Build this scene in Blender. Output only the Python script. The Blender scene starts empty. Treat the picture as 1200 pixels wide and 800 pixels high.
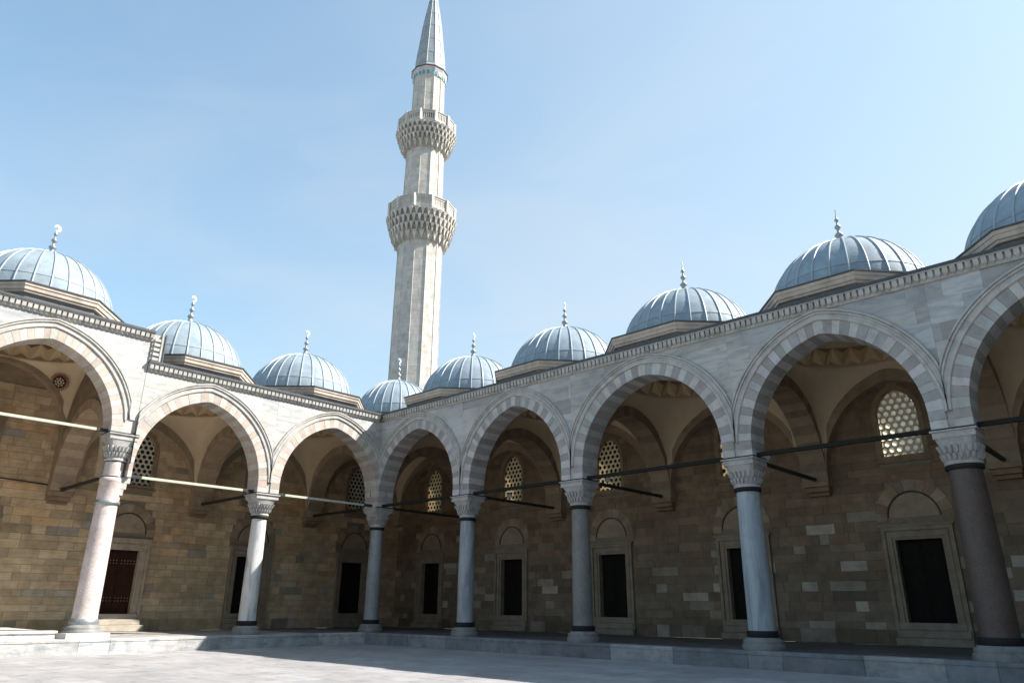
import bpy, math, random
from math import sin, cos, pi, sqrt, acos, radians
from mathutils import Vector, Matrix
random.seed(7)
S = bpy.context.scene

# ------------------------------------------------------------------ camera
YAW, PITCH, ROLL = 2.3253, 0.3508, 0.0072
cam_d = bpy.data.cameras.new('camera')
cam = bpy.data.objects.new('camera', cam_d)
S.collection.objects.link(cam)
fw = Vector((cos(PITCH)*cos(YAW), cos(PITCH)*sin(YAW), sin(PITCH)))
rt = fw.cross(Vector((0, 0, 1))).normalized(); up = rt.cross(fw)
r2 = rt*cos(ROLL)+up*sin(ROLL); u2 = -rt*sin(ROLL)+up*cos(ROLL)
m = Matrix((r2, u2, -fw)).transposed().to_4x4()
m.translation = (26.1954, -19.4377, 0.9525)
cam.matrix_world = m
cam_d.lens = 36*847.08/1200; cam_d.sensor_width = 36
cam_d.clip_start = 0.1; cam_d.clip_end = 5000
S.camera = cam

# ------------------------------------------------------------------ light
SUN_H = (0.76, 0.735)                       # horizontal part of the direction towards the sun, per unit height
SUN_EL = math.atan2(1, math.hypot(*SUN_H))
SUN_ROT = math.atan2(SUN_H[0], SUN_H[1])   # clockwise from +Y
ld = bpy.data.lights.new('sun', 'SUN'); ld.energy = 5.0; ld.angle = radians(0.55); ld.color = (1.0, 0.95, 0.88)
lo = bpy.data.objects.new('sun', ld); S.collection.objects.link(lo)
lo.rotation_euler = Vector((SUN_H[0], SUN_H[1], 1)).to_track_quat('Z', 'Y').to_euler()
lo.location = (0, 0, 60)
W = bpy.data.worlds.new('World'); S.world = W; W.use_nodes = True
nt = W.node_tree; N = nt.nodes; L = nt.links
bg = N['Background']; bg.inputs['Strength'].default_value = 0.10
sky = N.new('ShaderNodeTexSky'); sky.sky_type = 'NISHITA'; sky.sun_disc = False
sky.sun_elevation = SUN_EL; sky.sun_rotation = SUN_ROT; sky.air_density = 1.0; sky.dust_density = 1.2; sky.ozone_density = 1.4
tc = N.new('ShaderNodeTexCoord')
mp = N.new('ShaderNodeMapping'); mp.inputs['Scale'].default_value = (1.2, 2.6, 5.5); mp.inputs['Rotation'].default_value = (0.25, 0.3, 0.6)
nz = N.new('ShaderNodeTexNoise'); nz.inputs['Scale'].default_value = 1.3; nz.inputs['Detail'].default_value = 5; nz.inputs['Roughness'].default_value = 0.5; nz.inputs['Distortion'].default_value = 0.7
rp = N.new('ShaderNodeMapRange'); rp.inputs[1].default_value = 0.40; rp.inputs[2].default_value = 0.85; rp.inputs[3].default_value = 0.0; rp.inputs[4].default_value = 0.36
L.new(tc.outputs['Generated'], mp.inputs['Vector']); L.new(mp.outputs['Vector'], nz.inputs['Vector']); L.new(nz.outputs['Fac'], rp.inputs[0])
sep = N.new('ShaderNodeSeparateXYZ'); L.new(tc.outputs['Generated'], sep.inputs[0])
# thin cirrus and haze: thicker low down, and all round the sky
hz = N.new('ShaderNodeMapRange'); hz.inputs[1].default_value = 1.0; hz.inputs[2].default_value = 0.15; hz.inputs[3].default_value = 0.0; hz.inputs[4].default_value = 1.0
L.new(sep.outputs['Z'], hz.inputs[0])
mul = N.new('ShaderNodeMath'); mul.operation = 'MULTIPLY'; L.new(rp.outputs[0], mul.inputs[0]); L.new(hz.outputs[0], mul.inputs[1])
had = N.new('ShaderNodeMath'); had.operation = 'MULTIPLY_ADD'; L.new(hz.outputs[0], had.inputs[0]); had.inputs[1].default_value = 0.42; L.new(mul.outputs[0], had.inputs[2]); had.use_clamp = True
dt = N.new('ShaderNodeVectorMath'); dt.operation = 'DOT_PRODUCT'; L.new(tc.outputs['Generated'], dt.inputs[0]); dt.inputs[1].default_value = (SUN_H[0]/math.hypot(*SUN_H), SUN_H[1]/math.hypot(*SUN_H), 0)
dr_ = N.new('ShaderNodeMapRange'); dr_.inputs[1].default_value = -0.55; dr_.inputs[2].default_value = 0.8; dr_.inputs[3].default_value = 0.0; dr_.inputs[4].default_value = 0.42
L.new(dt.outputs['Value'], dr_.inputs[0])
ad2 = N.new('ShaderNodeMath'); ad2.operation = 'ADD'; ad2.use_clamp = True; L.new(had.outputs[0], ad2.inputs[0]); L.new(dr_.outputs[0], ad2.inputs[1]); had = ad2
mx = N.new('ShaderNodeMix'); mx.data_type = 'RGBA'
L.new(had.outputs[0], mx.inputs['Factor']); tn = N.new('ShaderNodeMix'); tn.data_type = 'RGBA'; tn.blend_type = 'MULTIPLY'; tn.inputs['Factor'].default_value = 1.0; L.new(sky.outputs[0], tn.inputs[6]); tn.inputs[7].default_value = (0.86, 1.28, 1.26, 1); L.new(tn.outputs[2], mx.inputs[6]); mx.inputs[7].default_value = (3.60, 3.80, 3.95, 1)
L.new(mx.outputs[2], bg.inputs['Color'])
VS = S.view_settings
S.display_settings.display_device = 'sRGB'
VS.view_transform = 'Standard'; VS.look = 'None'; VS.gamma = 1.0; VS.exposure = 1.16; VS.use_curve_mapping = False

# ------------------------------------------------------------------ materials
def mat(name, col, rough=0.8, noise=0.25, scale=3.0, bump=0.15, bscale=None, veins=None, stain=None, metal=0.0, trans=None, spec=0.4):
    """tone attribute x colour x world-space noise, optional veins (scale vec, colour, amount) and stains"""
    M = bpy.data.materials.new(name); M.use_nodes = True
    t = M.node_tree; n = t.nodes; l = t.links; b = n['Principled BSDF']
    b.inputs['Roughness'].default_value = rough; b.inputs['Metallic'].default_value = metal
    b.inputs['Specular IOR Level'].default_value = spec
    g = n.new('ShaderNodeNewGeometry')
    oi = n.new('ShaderNodeObjectInfo')
    at = n.new('ShaderNodeAttribute'); at.attribute_name = 'tone'
    def mixc(kind, a, bb, fac=1.0):
        x = n.new('ShaderNodeMix'); x.data_type = 'RGBA'; x.blend_type = kind
        if hasattr(fac, 'links'): l.new(fac, x.inputs['Factor'])
        else: x.inputs['Factor'].default_value = fac
        for k, s in ((6, a), (7, bb)):
            if hasattr(s, 'links'): l.new(s, x.inputs[k])
            else: x.inputs[k].default_value = (*s, 1)
        return x.outputs[2]
    c = mixc('MULTIPLY', at.outputs['Color'], col)
    n1 = n.new('ShaderNodeTexNoise'); n1.inputs['Scale'].default_value = scale; n1.inputs['Detail'].default_value = 6; n1.inputs['Roughness'].default_value = 0.65
    l.new(g.outputs['Position'], n1.inputs['Vector'])
    mr = n.new('ShaderNodeMapRange'); mr.inputs[1].default_value = 0.3; mr.inputs[2].default_value = 0.7; mr.inputs[3].default_value = 1-noise; mr.inputs[4].default_value = 1+noise*0.6
    l.new(n1.outputs['Fac'], mr.inputs[0])
    cmb = n.new('ShaderNodeCombineColor'); [l.new(mr.outputs[0], cmb.inputs[k]) for k in range(3)]
    c = mixc('MULTIPLY', c, cmb.outputs[0])
    if veins:
        vs, vc, va = veins
        off = n.new('ShaderNodeVectorMath'); off.operation = 'MULTIPLY_ADD'
        cx = n.new('ShaderNodeCombineXYZ'); [l.new(oi.outputs['Random'], cx.inputs[k]) for k in range(3)]
        l.new(cx.outputs[0], off.inputs[0]); off.inputs[1].default_value = (37, 53, 71); l.new(g.outputs['Position'], off.inputs[2])
        mp_ = n.new('ShaderNodeMapping'); mp_.inputs['Scale'].default_value = vs; mp_.inputs['Rotation'].default_value = (0.12, 0.18, 0.1)
        l.new(off.outputs[0], mp_.inputs['Vector'])
        n2 = n.new('ShaderNodeTexNoise'); n2.inputs['Scale'].default_value = 1.0; n2.inputs['Detail'].default_value = 5; n2.inputs['Distortion'].default_value = 1.4
        l.new(mp_.outputs[0], n2.inputs['Vector'])
        r_ = n.new('ShaderNodeMapRange'); r_.inputs[1].default_value = 0.48; r_.inputs[2].default_value = 0.72; r_.inputs[3].default_value = 0; r_.inputs[4].default_value = va
        l.new(n2.outputs['Fac'], r_.inputs[0])
        c = mixc('MIX', c, vc, r_.outputs[0])
    if stain:
        sc_, scol, sa, lo_, hi_ = stain
        n3 = n.new('ShaderNodeTexNoise'); n3.inputs['Scale'].default_value = sc_; n3.inputs['Detail'].default_value = 8; n3.inputs['Roughness'].default_value = 0.7
        l.new(g.outputs['Position'], n3.inputs['Vector'])
        r3 = n.new('ShaderNodeMapRange'); r3.inputs[1].default_value = lo_; r3.inputs[2].default_value = hi_; r3.inputs[3].default_value = 0; r3.inputs[4].default_value = sa
        l.new(n3.outputs['Fac'], r3.inputs[0])
        c = mixc('MULTIPLY', c, scol, r3.outputs[0])
    l.new(c, b.inputs['Base Color'])
    if bump:
        n4 = n.new('ShaderNodeTexNoise'); n4.inputs['Scale'].default_value = bscale or scale*6; n4.inputs['Detail'].default_value = 6
        l.new(g.outputs['Position'], n4.inputs['Vector'])
        bp = n.new('ShaderNodeBump'); bp.inputs['Strength'].default_value = bump; bp.inputs['Distance'].default_value = 0.02
        l.new(n4.outputs['Fac'], bp.inputs['Height']); l.new(bp.outputs[0], b.inputs['Normal'])
    if trans:
        tr = n.new('ShaderNodeBsdfTranslucent'); l.new(c, tr.inputs[0])
        ms = n.new('ShaderNodeMixShader'); ms.inputs[0].default_value = trans
        l.new(b.outputs[0], ms.inputs[1]); l.new(tr.outputs[0], ms.inputs[2]); l.new(ms.outputs[0], n['Material Output'].inputs[0])
    return M

MARBLE = mat('white_marble', (0.455, 0.44, 0.42), 0.55, 0.10, 1.6, 0.06, veins=((0.8, 0.8, 4.2), (0.21, 0.225, 0.25), 0.75), stain=(0.9, (0.62, 0.58, 0.5), 0.6, 0.5, 0.75))
MOULD = mat('weathered_marble', (0.43, 0.415, 0.39), 0.65, 0.2, 4, 0.2, stain=(2.5, (0.5, 0.48, 0.44), 0.7, 0.48, 0.7))
VOUS = mat('arch_stone', (1, 1, 1), 0.7, 0.14, 5, 0.15, stain=(3, (0.6, 0.57, 0.53), 0.6, 0.5, 0.7))
SAND = mat('sandstone', (1, 1, 1), 0.9, 0.26, 2.6, 0.5, 16, veins=((1.2, 1.2, 13), (0.17, 0.125, 0.075), 0.28), stain=(0.7, (0.55, 0.47, 0.4), 0.55, 0.46, 0.74))
MORTAR = mat('mortar', (0.22, 0.18, 0.13), 0.95, 0.2, 6, 0.3)
PLASTER = mat('lime_plaster', (0.60, 0.475, 0.32), 0.9, 0.1, 0.9, 0.08, stain=(1.2, (0.75, 0.66, 0.55), 0.5, 0.5, 0.75))
FLASH = mat('grey_flashing', (0.20, 0.20, 0.205), 0.6, 0.15, 2, 0.1)
LEAD = mat('lead_sheet', (0.265, 0.325, 0.37), 0.72, 0.22, 1.8, 0.55, 3.5, metal=0.10, stain=(2.4, (0.72, 0.75, 0.78), 0.6, 0.45, 0.7), spec=0.5)
SEAM = mat('lead_seam', (0.33, 0.375, 0.41), 0.48, 0.12, 2, 0.05, metal=0.2)
DARKLEAD = mat('dark_lead', (0.065, 0.07, 0.078), 0.5, 0.2, 4, 0.1, metal=0.2)
TUFA = mat('pale_limestone', (1, 1, 1), 0.85, 0.2, 2.2, 0.25, 12, veins=((3.5, 3.5, 0.4), (0.30, 0.27, 0.23), 0.35), stain=(1.8, (0.62, 0.58, 0.52), 0.6, 0.45, 0.7))
FLOOR = mat('floor_stone', (0.10, 0.092, 0.085), 0.75, 0.3, 1.6, 0.2, stain=(0.6, (0.6, 0.6, 0.6), 0.6, 0.45, 0.7))
PAVE = mat('paving_marble', (1, 1, 1), 0.50, 0.24, 0.8, 0.2, 5, veins=((0.5, 2.6, 1), (0.24, 0.255, 0.28), 0.55), stain=(2.2, (0.40, 0.41, 0.43), 0.7, 0.52, 0.70))
KERB = mat('kerb_marble', (1, 1, 1), 0.6, 0.25, 2.0, 0.25, veins=((1.1, 1.1, 7), (0.18, 0.22, 0.26), 0.7), stain=(3, (0.5, 0.52, 0.52), 0.7, 0.45, 0.7))
EARTH = mat('city_ground', (0.30, 0.28, 0.25), 0.95, 0.25, 0.3, 0.1)
COLW = mat('column_marble', (1, 1, 1), 0.42, 0.12, 1.5, 0.05, veins=((3.0, 3.0, 0.55), (0.15, 0.19, 0.23), 0.8), stain=(1.5, (0.6, 0.58, 0.55), 0.6, 0.48, 0.7))
COLG = mat('column_granite', (1, 1, 1), 0.5, 0.35, 28, 0.08, 60, stain=(1.6, (0.55, 0.52, 0.5), 0.7, 0.45, 0.7))
IRON = mat('iron', (0.022, 0.020, 0.018), 0.6, 0.3, 8, 0.2)
TIEP = mat('sunlit_toned_iron', (0.42, 0.42, 0.34), 0.6, 0.15, 5, 0.1)  # left tie beams: sunlit brightness put into the colour
TIED = mat('shade_toned_iron', (0.018, 0.018, 0.012), 0.8, 0.2, 5, 0.1, spec=0.15)  # right tie beams: same iron, with shade put into the colour
BRONZE = mat('bronze_collar', (0.022, 0.022, 0.022), 0.7, 0.3, 6, 0.1, spec=0.15)
GYPS = mat('gypsum_lattice', (0.62, 0.58, 0.46), 0.8, 0.12, 4, 0.1)
GYPT = mat('backlit_gypsum_lattice', (0.76, 0.69, 0.53), 0.8, 0.2, 6, 0.1, trans=0.5)
PANED = mat('dark_glass', (0.018, 0.018, 0.016), 0.15, 0.1, 3, 0)
PANEL_ = mat('bottle_glass', (0.66, 0.64, 0.54), 0.3, 0.25, 9, 0.1, trans=0.7)
WOODR = mat('oxblood_wood', (0.040, 0.014, 0.007), 0.6, 0.4, 5, 0.2, veins=((9, 9, 0.8), (0.02, 0.006, 0.004), 0.7), spec=0.15)
WOODB = mat('black_wood', (0.012, 0.011, 0.009), 0.8, 0.3, 5, 0.1, spec=0.1)
STUD = mat('brass_stud', (0.45, 0.36, 0.22), 0.4, 0.1, 5, 0, metal=0.7)
ZINC = mat('grey_metal', (0.30, 0.32, 0.33), 0.42, 0.15, 9, 0, metal=0.55)
GILT = mat('bright_metal', (0.72, 0.72, 0.68), 0.3, 0.1, 9, 0, metal=0.5)
BLUE = mat('turquoise_tile', (0.045, 0.28, 0.42), 0.3, 0.2, 8, 0)
REDP = mat('red_paint', (0.30, 0.07, 0.03), 0.8, 0.1, 8, 0)
BLKP = mat('black_paint', (0.03, 0.018, 0.012), 0.8, 0.1, 8, 0)
LENS = mat('lamp_glass', (0.5, 0.5, 0.48), 0.15, 0.0, 8, 0)

# ------------------------------------------------------------------ builders
wl = {}
def link(o): S.collection.objects.link(o)
class MB:
    def __init__(s, T=None, flip=False): s.v = []; s.f = []; s.c = []; s.T = T; s.flip = flip; s.col = (1, 1, 1); s.sm = []
    def add(s, vs, fs, col=None, smooth=False):
        o = len(s.v); s.v += [s.T(*p) if s.T else tuple(p) for p in vs]
        for f in fs:
            s.f.append([o+i for i in (reversed(f) if s.flip else f)]); s.c.append(col or s.col); s.sm.append(smooth)
    def box(s, x0, x1, y0, y1, z0, z1, col=None):
        s.add([(x0, y0, z0), (x1, y0, z0), (x1, y1, z0), (x0, y1, z0), (x0, y0, z1), (x1, y0, z1), (x1, y1, z1), (x0, y1, z1)],
              [(0, 3, 2, 1), (4, 5, 6, 7), (0, 1, 5, 4), (1, 2, 6, 5), (2, 3, 7, 6), (3, 0, 4, 7)], col)
    def stone(s, x0, x1, y0, y1, z0, z1, col=None, b=0.012):
        """a dressed block: front (low y) edges chamfered, corners slightly uneven"""
        j = lambda: random.uniform(-.003, .003)
        s.add([(x0, y1, z0), (x1, y1, z0), (x1, y1, z1), (x0, y1, z1), (x0, y0+b, z0), (x1, y0+b, z0), (x1, y0+b, z1), (x0, y0+b, z1),
               (x0+b+j(), y0+j(), z0+b+j()), (x1-b+j(), y0+j(), z0+b+j()), (x1-b+j(), y0+j(), z1-b+j()), (x0+b+j(), y0+j(), z1-b+j())],
              [(0, 1, 5, 4), (1, 2, 6, 5), (2, 3, 7, 6), (3, 0, 4, 7), (4, 5, 9, 8), (5, 6, 10, 9), (6, 7, 11, 10), (7, 4, 8, 11), (8, 9, 10, 11)], col)
    def loft(s, rings, close=True, cap0=True, cap1=True, smooth=False, col=None):
        n = len(rings[0]); vs = [p for r in rings for p in r]; fs = []
        for i in range(len(rings)-1):
            for k in range(n if close else n-1):
                a = i*n+k; b = i*n+(k+1) % n; fs.append((a, b, b+n, a+n))
        s.add(vs, fs, col, smooth)
        if cap0: s.add(rings[0], [tuple(reversed(range(n)))], col)
        if cap1: s.add(rings[-1], [tuple(range(n))], col)
    def lathe(s, prof, n=24, c=(0, 0), smooth=True, ph=0, cap0=True, cap1=True, col=None):
        s.loft([[(c[0]+r*cos(ph+2*pi*k/n), c[1]+r*sin(ph+2*pi*k/n), z) for k in range(n)] for r, z in prof], True, cap0, cap1, smooth, col)
    def tube(s, a, b, r, n=8, col=None, square=False):
        a = Vector(a); b = Vector(b); d = (b-a).normalized(); x = d.cross(Vector((0, 0, 1)) if abs(d.z) < .9 else Vector((1, 0, 0))).normalized(); y = d.cross(x)
        if square: n = 4
        ph = pi/4 if square else 0
        s.loft([[tuple(p+x*r*cos(ph+2*pi*k/n)+y*r*sin(ph+2*pi*k/n)) for k in range(n)] for p in (a, b)], col=col, smooth=not square)
    def build(s, name, m, parent=None, shift=None, kind=None):
        sh = Vector(wl.get(parent, (0, 0, 0)) if shift is None else shift) if parent else Vector((0, 0, 0))
        me = bpy.data.meshes.new(name)
        me.from_pydata([(x-sh.x, y-sh.y, z-sh.z) for x, y, z in s.v], [], s.f)
        a = me.attributes.new('tone', 'FLOAT_COLOR', 'FACE')
        a.data.foreach_set('color', [q for c in s.c for q in (c[0], c[1], c[2], 1)])
        if any(s.sm): me.polygons.foreach_set('use_smooth', s.sm)
        me.materials.append(m); me.update()
        o = bpy.data.objects.new(name, me); link(o)
        if parent: o.parent = parent; wl[o] = tuple(sh)
        if kind: o['kind'] = kind
        return o
def thing(name, label, cat, loc=(0, 0, 0), group=None, kind=None):
    o = bpy.data.objects.new(name, None); o.empty_display_size = 0.3; link(o); o.location = loc; wl[o] = tuple(loc)
    if label: o['label'] = label
    if cat: o['category'] = cat
    if group: o['group'] = group
    if kind: o['kind'] = kind
    return o
def dup(o, parent, rz=0, loc=None):
    c = o.copy(); link(c); c.parent = parent; c.rotation_euler = (0, 0, rz)
    if loc is not None: c.location = loc
    wl[c] = wl.get(o, (0, 0, 0)); return c
def jit(c, a=0.1, w=0.03):
    k = 1+random.uniform(-a, a); return (c[0]*k*(1+random.uniform(-w, w)), c[1]*k, c[2]*k*(1+random.uniform(-w, w)))

# ------------------------------------------------------------------ plan (metres)
D = 5.51; SPR = 4.90; APX = 7.94; TOP = 8.90
XS = [0, 5.665, 11.096, 17.028, 22.40, 28.0, 33.6]
YS = [0, 5.50, 10.93, 16.28, 22.0]
ZF = -0.06; ZG = -0.48
TR = lambda u, v, z: (u, v, z)           # right wing: u along +X, v away from the court
TL = lambda u, v, z: (-v, -u, z)         # left wing: u along -Y, v along -X
WING = {'R': (TR, False), 'L': (TL, True)}

class Arch:
    def __init__(s, c, w, spr, apex, stilt=0.35, lo=-99, hi=99, loz=None):
        s.c = c; s.w = w; s.spr = spr; s.z0 = spr+stilt; s.st = stilt; rise = apex-s.z0
        s.e = (rise**2-w*w)/(2*w); s.R = w+s.e; s.th = acos(max(-1, min(1, s.e/s.R))); s.len = stilt+s.R*s.th
        s.lo = lo; s.hi = hi
    def pt(s, q, d):
        """q in -1..1 along the curve (0 = apex), d = offset outwards"""
        sg = -1 if q < 0 else 1; l = (1-abs(q))*s.len
        if l <= s.st: u, z = s.w+d, s.spr+l
        else:
            th = (l-s.st)/s.R; R = s.R+d; tm = acos(s.e/R); a = th*tm/s.th
            u, z = R*cos(a)-s.e, s.z0+R*sin(a)
            if u < 0: u = 0
        return (max(s.lo, min(s.hi, s.c+sg*u)), z)
    def h(s, u, d):
        x = abs(u-s.c)
        if x >= s.w+d: return s.spr
        return s.z0+sqrt(max(0, (s.R+d)**2-(x+s.e)**2))
    def qs(s, n):
        return [-1+2*i/n for i in range(n+1)]

def wall_over_arch(mb, A, u0, u1, v0, v1, ztop, d, nseg=28, col=None):
    us = [A.c+(A.w+d)*sin(pi/2*(-1+2*i/nseg)) for i in range(nseg+1)]
    us = [u for u in us if u0 < u < u1]
    if A.c-A.w-d > u0: mb.box(u0, A.c-A.w-d, v0, v1, A.spr, ztop, col)
    if A.c+A.w+d < u1: mb.box(A.c+A.w+d, u1, v0, v1, A.spr, ztop, col)
    us = [max(u0, A.c-A.w-d)]+us+[min(u1, A.c+A.w+d)]
    for a, b in zip(us, us[1:]):
        if b-a < 1e-6: continue
        ha, hb = [min(ztop-.01, A.z0+sqrt(max(0, (A.R+d)**2-(abs(x-A.c)+A.e)**2))) for x in (a, b)]
        mb.add([(a, v0, ha), (b, v0, hb), (b, v0, ztop), (a, v0, ztop), (a, v1, ha), (b, v1, hb), (b, v1, ztop), (a, v1, ztop)],
               [(0, 1, 2, 3), (7, 6, 5, 4), (0, 4, 5, 1), (3, 2, 6, 7)], col)

def voussoirs(T, fl, A, parent, n, d, v0, v1, cols, m=VOUS, gap=0.006, name='voussoir', front=0.0):
    qj = [-1+2*i/n+(random.uniform(-.28, .28)/n if 0 < i < n else 0) for i in range(n+1)]
    for i in range(n):
        q0, q1 = qj[i], qj[i+1]; g = gap/(2*A.len)
        qa, qb = q0+g, q1-g
        ql = [qa, (qa*2+qb)/3, (qa+qb*2)/3, qb] if not (qa < 0 < qb) else [qa, 0, qb]
        pr = random.uniform(-.006, .006); mb = MB(T, fl)
        outer = [A.pt(q, d) for q in ql]; inner = [A.pt(q, 0) for q in ql]
        loop = inner+outer[::-1]
        rings = [[(u, v, z) for u, z in loop] for v in (v0+pr, v1-pr)]
        mb.loft(rings, col=jit(cols[i % len(cols)], .13, .04))
        mb.build(name, m, parent)

# ------------------------------------------------------------------ ground
mb = MB(); mb.box(-900, 900, -900, 900, -1.5, ZG-0.03); o = mb.build('ground', EARTH); o['kind'] = 'structure'
court = thing('courtyard', None, None, (0, 0, ZG), kind='structure')
mb = MB(); rnd = random.Random(3); x = 0.86
y = -0.86
row = 0
while y > -45.9:
    dy = rnd.uniform(.75, 1.05); x = 0.86-rnd.uniform(0, 1.4)
    while x < 47:
        dx = rnd.uniform(1.0, 2.2); a = max(x, .86); b = x+dx
        if b-a > .1:
            k = rnd.uniform(.86, 1.10); c = (0.365*k, 0.345*k, 0.34*k)
            t = rnd.uniform(-.001, .0015)
            x0, x1, y0, y1 = a+.004, b-.004, y-dy+.004, y-.004
            mb.add([(x0, y0, ZG-.03), (x1, y0, ZG-.03), (x1, y1, ZG-.03), (x0, y1, ZG-.03), (x0, y0, ZG+t), (x1, y0, ZG+t+rnd.uniform(-.001, .001)), (x1, y1, ZG+t), (x0, y1, ZG+t)],
                   [(4, 5, 6, 7), (0, 1, 5, 4), (1, 2, 6, 5), (2, 3, 7, 6), (3, 0, 4, 7)], c)
        x += dx
    y -= dy
mb.build('paving_slab', PAVE, court, kind='stuff')

# ------------------------------------------------------------------ platform
plat = thing('arcade_platform', None, None, (0, 0, ZG), kind='structure')
mb = MB(); mb.box(-D-.4, XS[-1], -.80, D+.4, ZG-.04, ZF-.03); mb.box(-D-.4, .80, -YS[-1], -.802, ZG-.04, ZF-.03); mb.build('platform_core', MORTAR, plat)
mb = MB(); rnd = random.Random(5)
def slabrow(T, fl, u0, u1, v0, v1, tone=1.0):
    mb.T = T; mb.flip = fl; v = v0
    while v < v1-.05:
        dv = min(rnd.uniform(.5, .8), v1-v); u = u0
        while u < u1-.05:
            du = min(rnd.uniform(.7, 1.5), u1-u); k = rnd.uniform(.8, 1.2)*tone
            mb.box(u+.004, u+du-.004, v+.004, v+dv-.004, ZF-.03, ZF+rnd.uniform(-.003, .002), (k, k, k)); u += du
        v += dv
slabrow(TR, False, -D, XS[-1], -.42, D); slabrow(TL, True, .42, 3.0, -.42, D, 1.6); slabrow(TL, True, 3.0, YS[-1], -.42, D, 3.4)  # left floor paler: partly its own stone, partly brighter light painted in
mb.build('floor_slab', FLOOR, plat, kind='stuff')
def kerbs(T, fl, u0, u1, lens):
    u = u0; i = 0
    while u < u1-.05:
        du = min(lens[i % len(lens)]*random.uniform(.85, 1.15), u1-u); i += 1
        if u1-u-du < .3: du = u1-u
        b = MB(T, fl); c = random.choice([(.28, .285, .29), (.22, .23, .24), (.33, .325, .32), (.18, .185, .19)] if not fl else [(.44, .44, .44), (.36, .37, .38), (.48, .47, .46)])  # right-hand kerb palette darker: shade put into the stone colour
        f = -.85+random.uniform(-.006, .006); t = ZF+random.uniform(-.004, .004); e = .018
        prof = [(-.42, ZG-.02), (f, ZG-.02), (f, t-.09), (f-.015, t-.08), (f-.015, t-e), (f-.015+e, t), (-.42, t)]
        b.loft([[(uu, v, z) for v, z in prof] for uu in (u+.004, u+du-.004)], col=jit(c, .1, .02)); b.build('kerb_block', KERB, plat); u += du
kerbs(TR, False, -.85+1.7, XS[-1], [1.5, 1.1, 1.9, .7, 1.3, 1.0, 1.7])
kerbs(TL, True, .85, YS[-1], [1.1, .9, 1.9, 1.6, .8, 2.1])
b = MB(); b.box(-.42, .845, -.845, -.42, ZG-.02, ZF-.004, (.40, .40, .41)); b.build('kerb_block', KERB, plat)
# raised landing of the taller bays on the left
b = MB(TL, True); b.box(11.75, YS[-1]-.1, -.30, D-.02, ZF-.01, .15, (.62, .60, .57)); b.build('landing_slab', PAVE, plat)
b = MB(TL, True); b.stone(11.70, 14.3, -.345, .2, .10, .172, (.62, .60, .57)); b.build('landing_edge', PAVE, plat)
b = MB(TL, True); b.stone(14.31, 17.5, -.345, .2, .10, .172, (.60, .58, .57)); b.build('landing_edge', PAVE, plat)

# ------------------------------------------------------------------ back walls
def sub(seg, cuts):
    out = [seg]
    for a, b in cuts:
        nx = []
        for s0, s1 in out:
            if b <= s0 or a >= s1: nx.append((s0, s1)); continue
            if a > s0: nx.append((s0, a))
            if b < s1: nx.append((b, s1))
        out = nx
    return [s for s in out if s[1]-s[0] > .04]

LH = 0.66                                    # window half width
def window_arch(c): return Arch(c, LH, 6.85, 7.72, 0.0)
def grille_mesh():
    """plate of plaster pierced by rows of round holes, hexagonally packed; local u, v, z with (0,0,0) at the sill centre"""
    mb = MB(); p = .226; r = .083; hx = p/sqrt(3); A = Arch(0, LH-.02, 1.35, 2.22, 0.0)
    row = 0; z = .08
    while z < 2.3:
        x0 = (p/2 if row % 2 else 0)
        for k in range(-4, 5):
            x = x0+k*p
            top = A.h(x, 0) if abs(x) < A.w else 0
            if abs(x) > LH-.02 or z > top+.03: continue
            n = 12; hexp = []
            for i in range(n):
                a = pi/2+2*pi*i/n; 
                am = (a-pi/2) % (pi/3)-pi/6
                R = (p/2)/cos(am)
                hexp.append((x+R*cos(a), z+R*sin(a)))
            cir = [(x+r*cos(pi/2+2*pi*i/n), z+r*sin(pi/2+2*pi*i/n)) for i in range(n)]
            vs = [(a, 0, b) for a, b in hexp]+[(a, -.0, b) for a, b in cir]+[(a, .07, b) for a, b in cir]+[(a, .07, b) for a, b in hexp]
            fs = []
            for i in range(n):
                j = (i+1) % n
                fs += [(i, j, n+j, n+i), (n+i, n+j, 2*n+j, 2*n+i), (2*n+i, 2*n+j, 3*n+j, 3*n+i)]
            mb.add(vs, fs)
        row += 1; z += p*sqrt(3)/2
    return mb
GR = grille_mesh()
def disc_mesh():
    mb = MB(); p = .226; A = Arch(0, LH-.02, 1.35, 2.22, 0.0); row = 0; z = .08
    while z < 2.3:
        x0 = (p/2 if row % 2 else 0)
        for k in range(-4, 5):
            x = x0+k*p; top = A.h(x, 0) if abs(x) < A.w else 0
            if abs(x) > LH-.02 or z > top+.03: continue
            n = 10
            mb.add([(x+.084*cos(2*pi*i/n), .035, z+.084*sin(2*pi*i/n)) for i in range(n)]+[(x+.03*cos(2*pi*i/n), .028, z+.03*sin(2*pi*i/n)) for i in range(n)], [(i, (i+1) % n, n+(i+1) % n, n+i) for i in range(n)]+[tuple(range(n, 2*n))])
        row += 1; z += p*sqrt(3)/2
    return mb
GD = disc_mesh()

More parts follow.
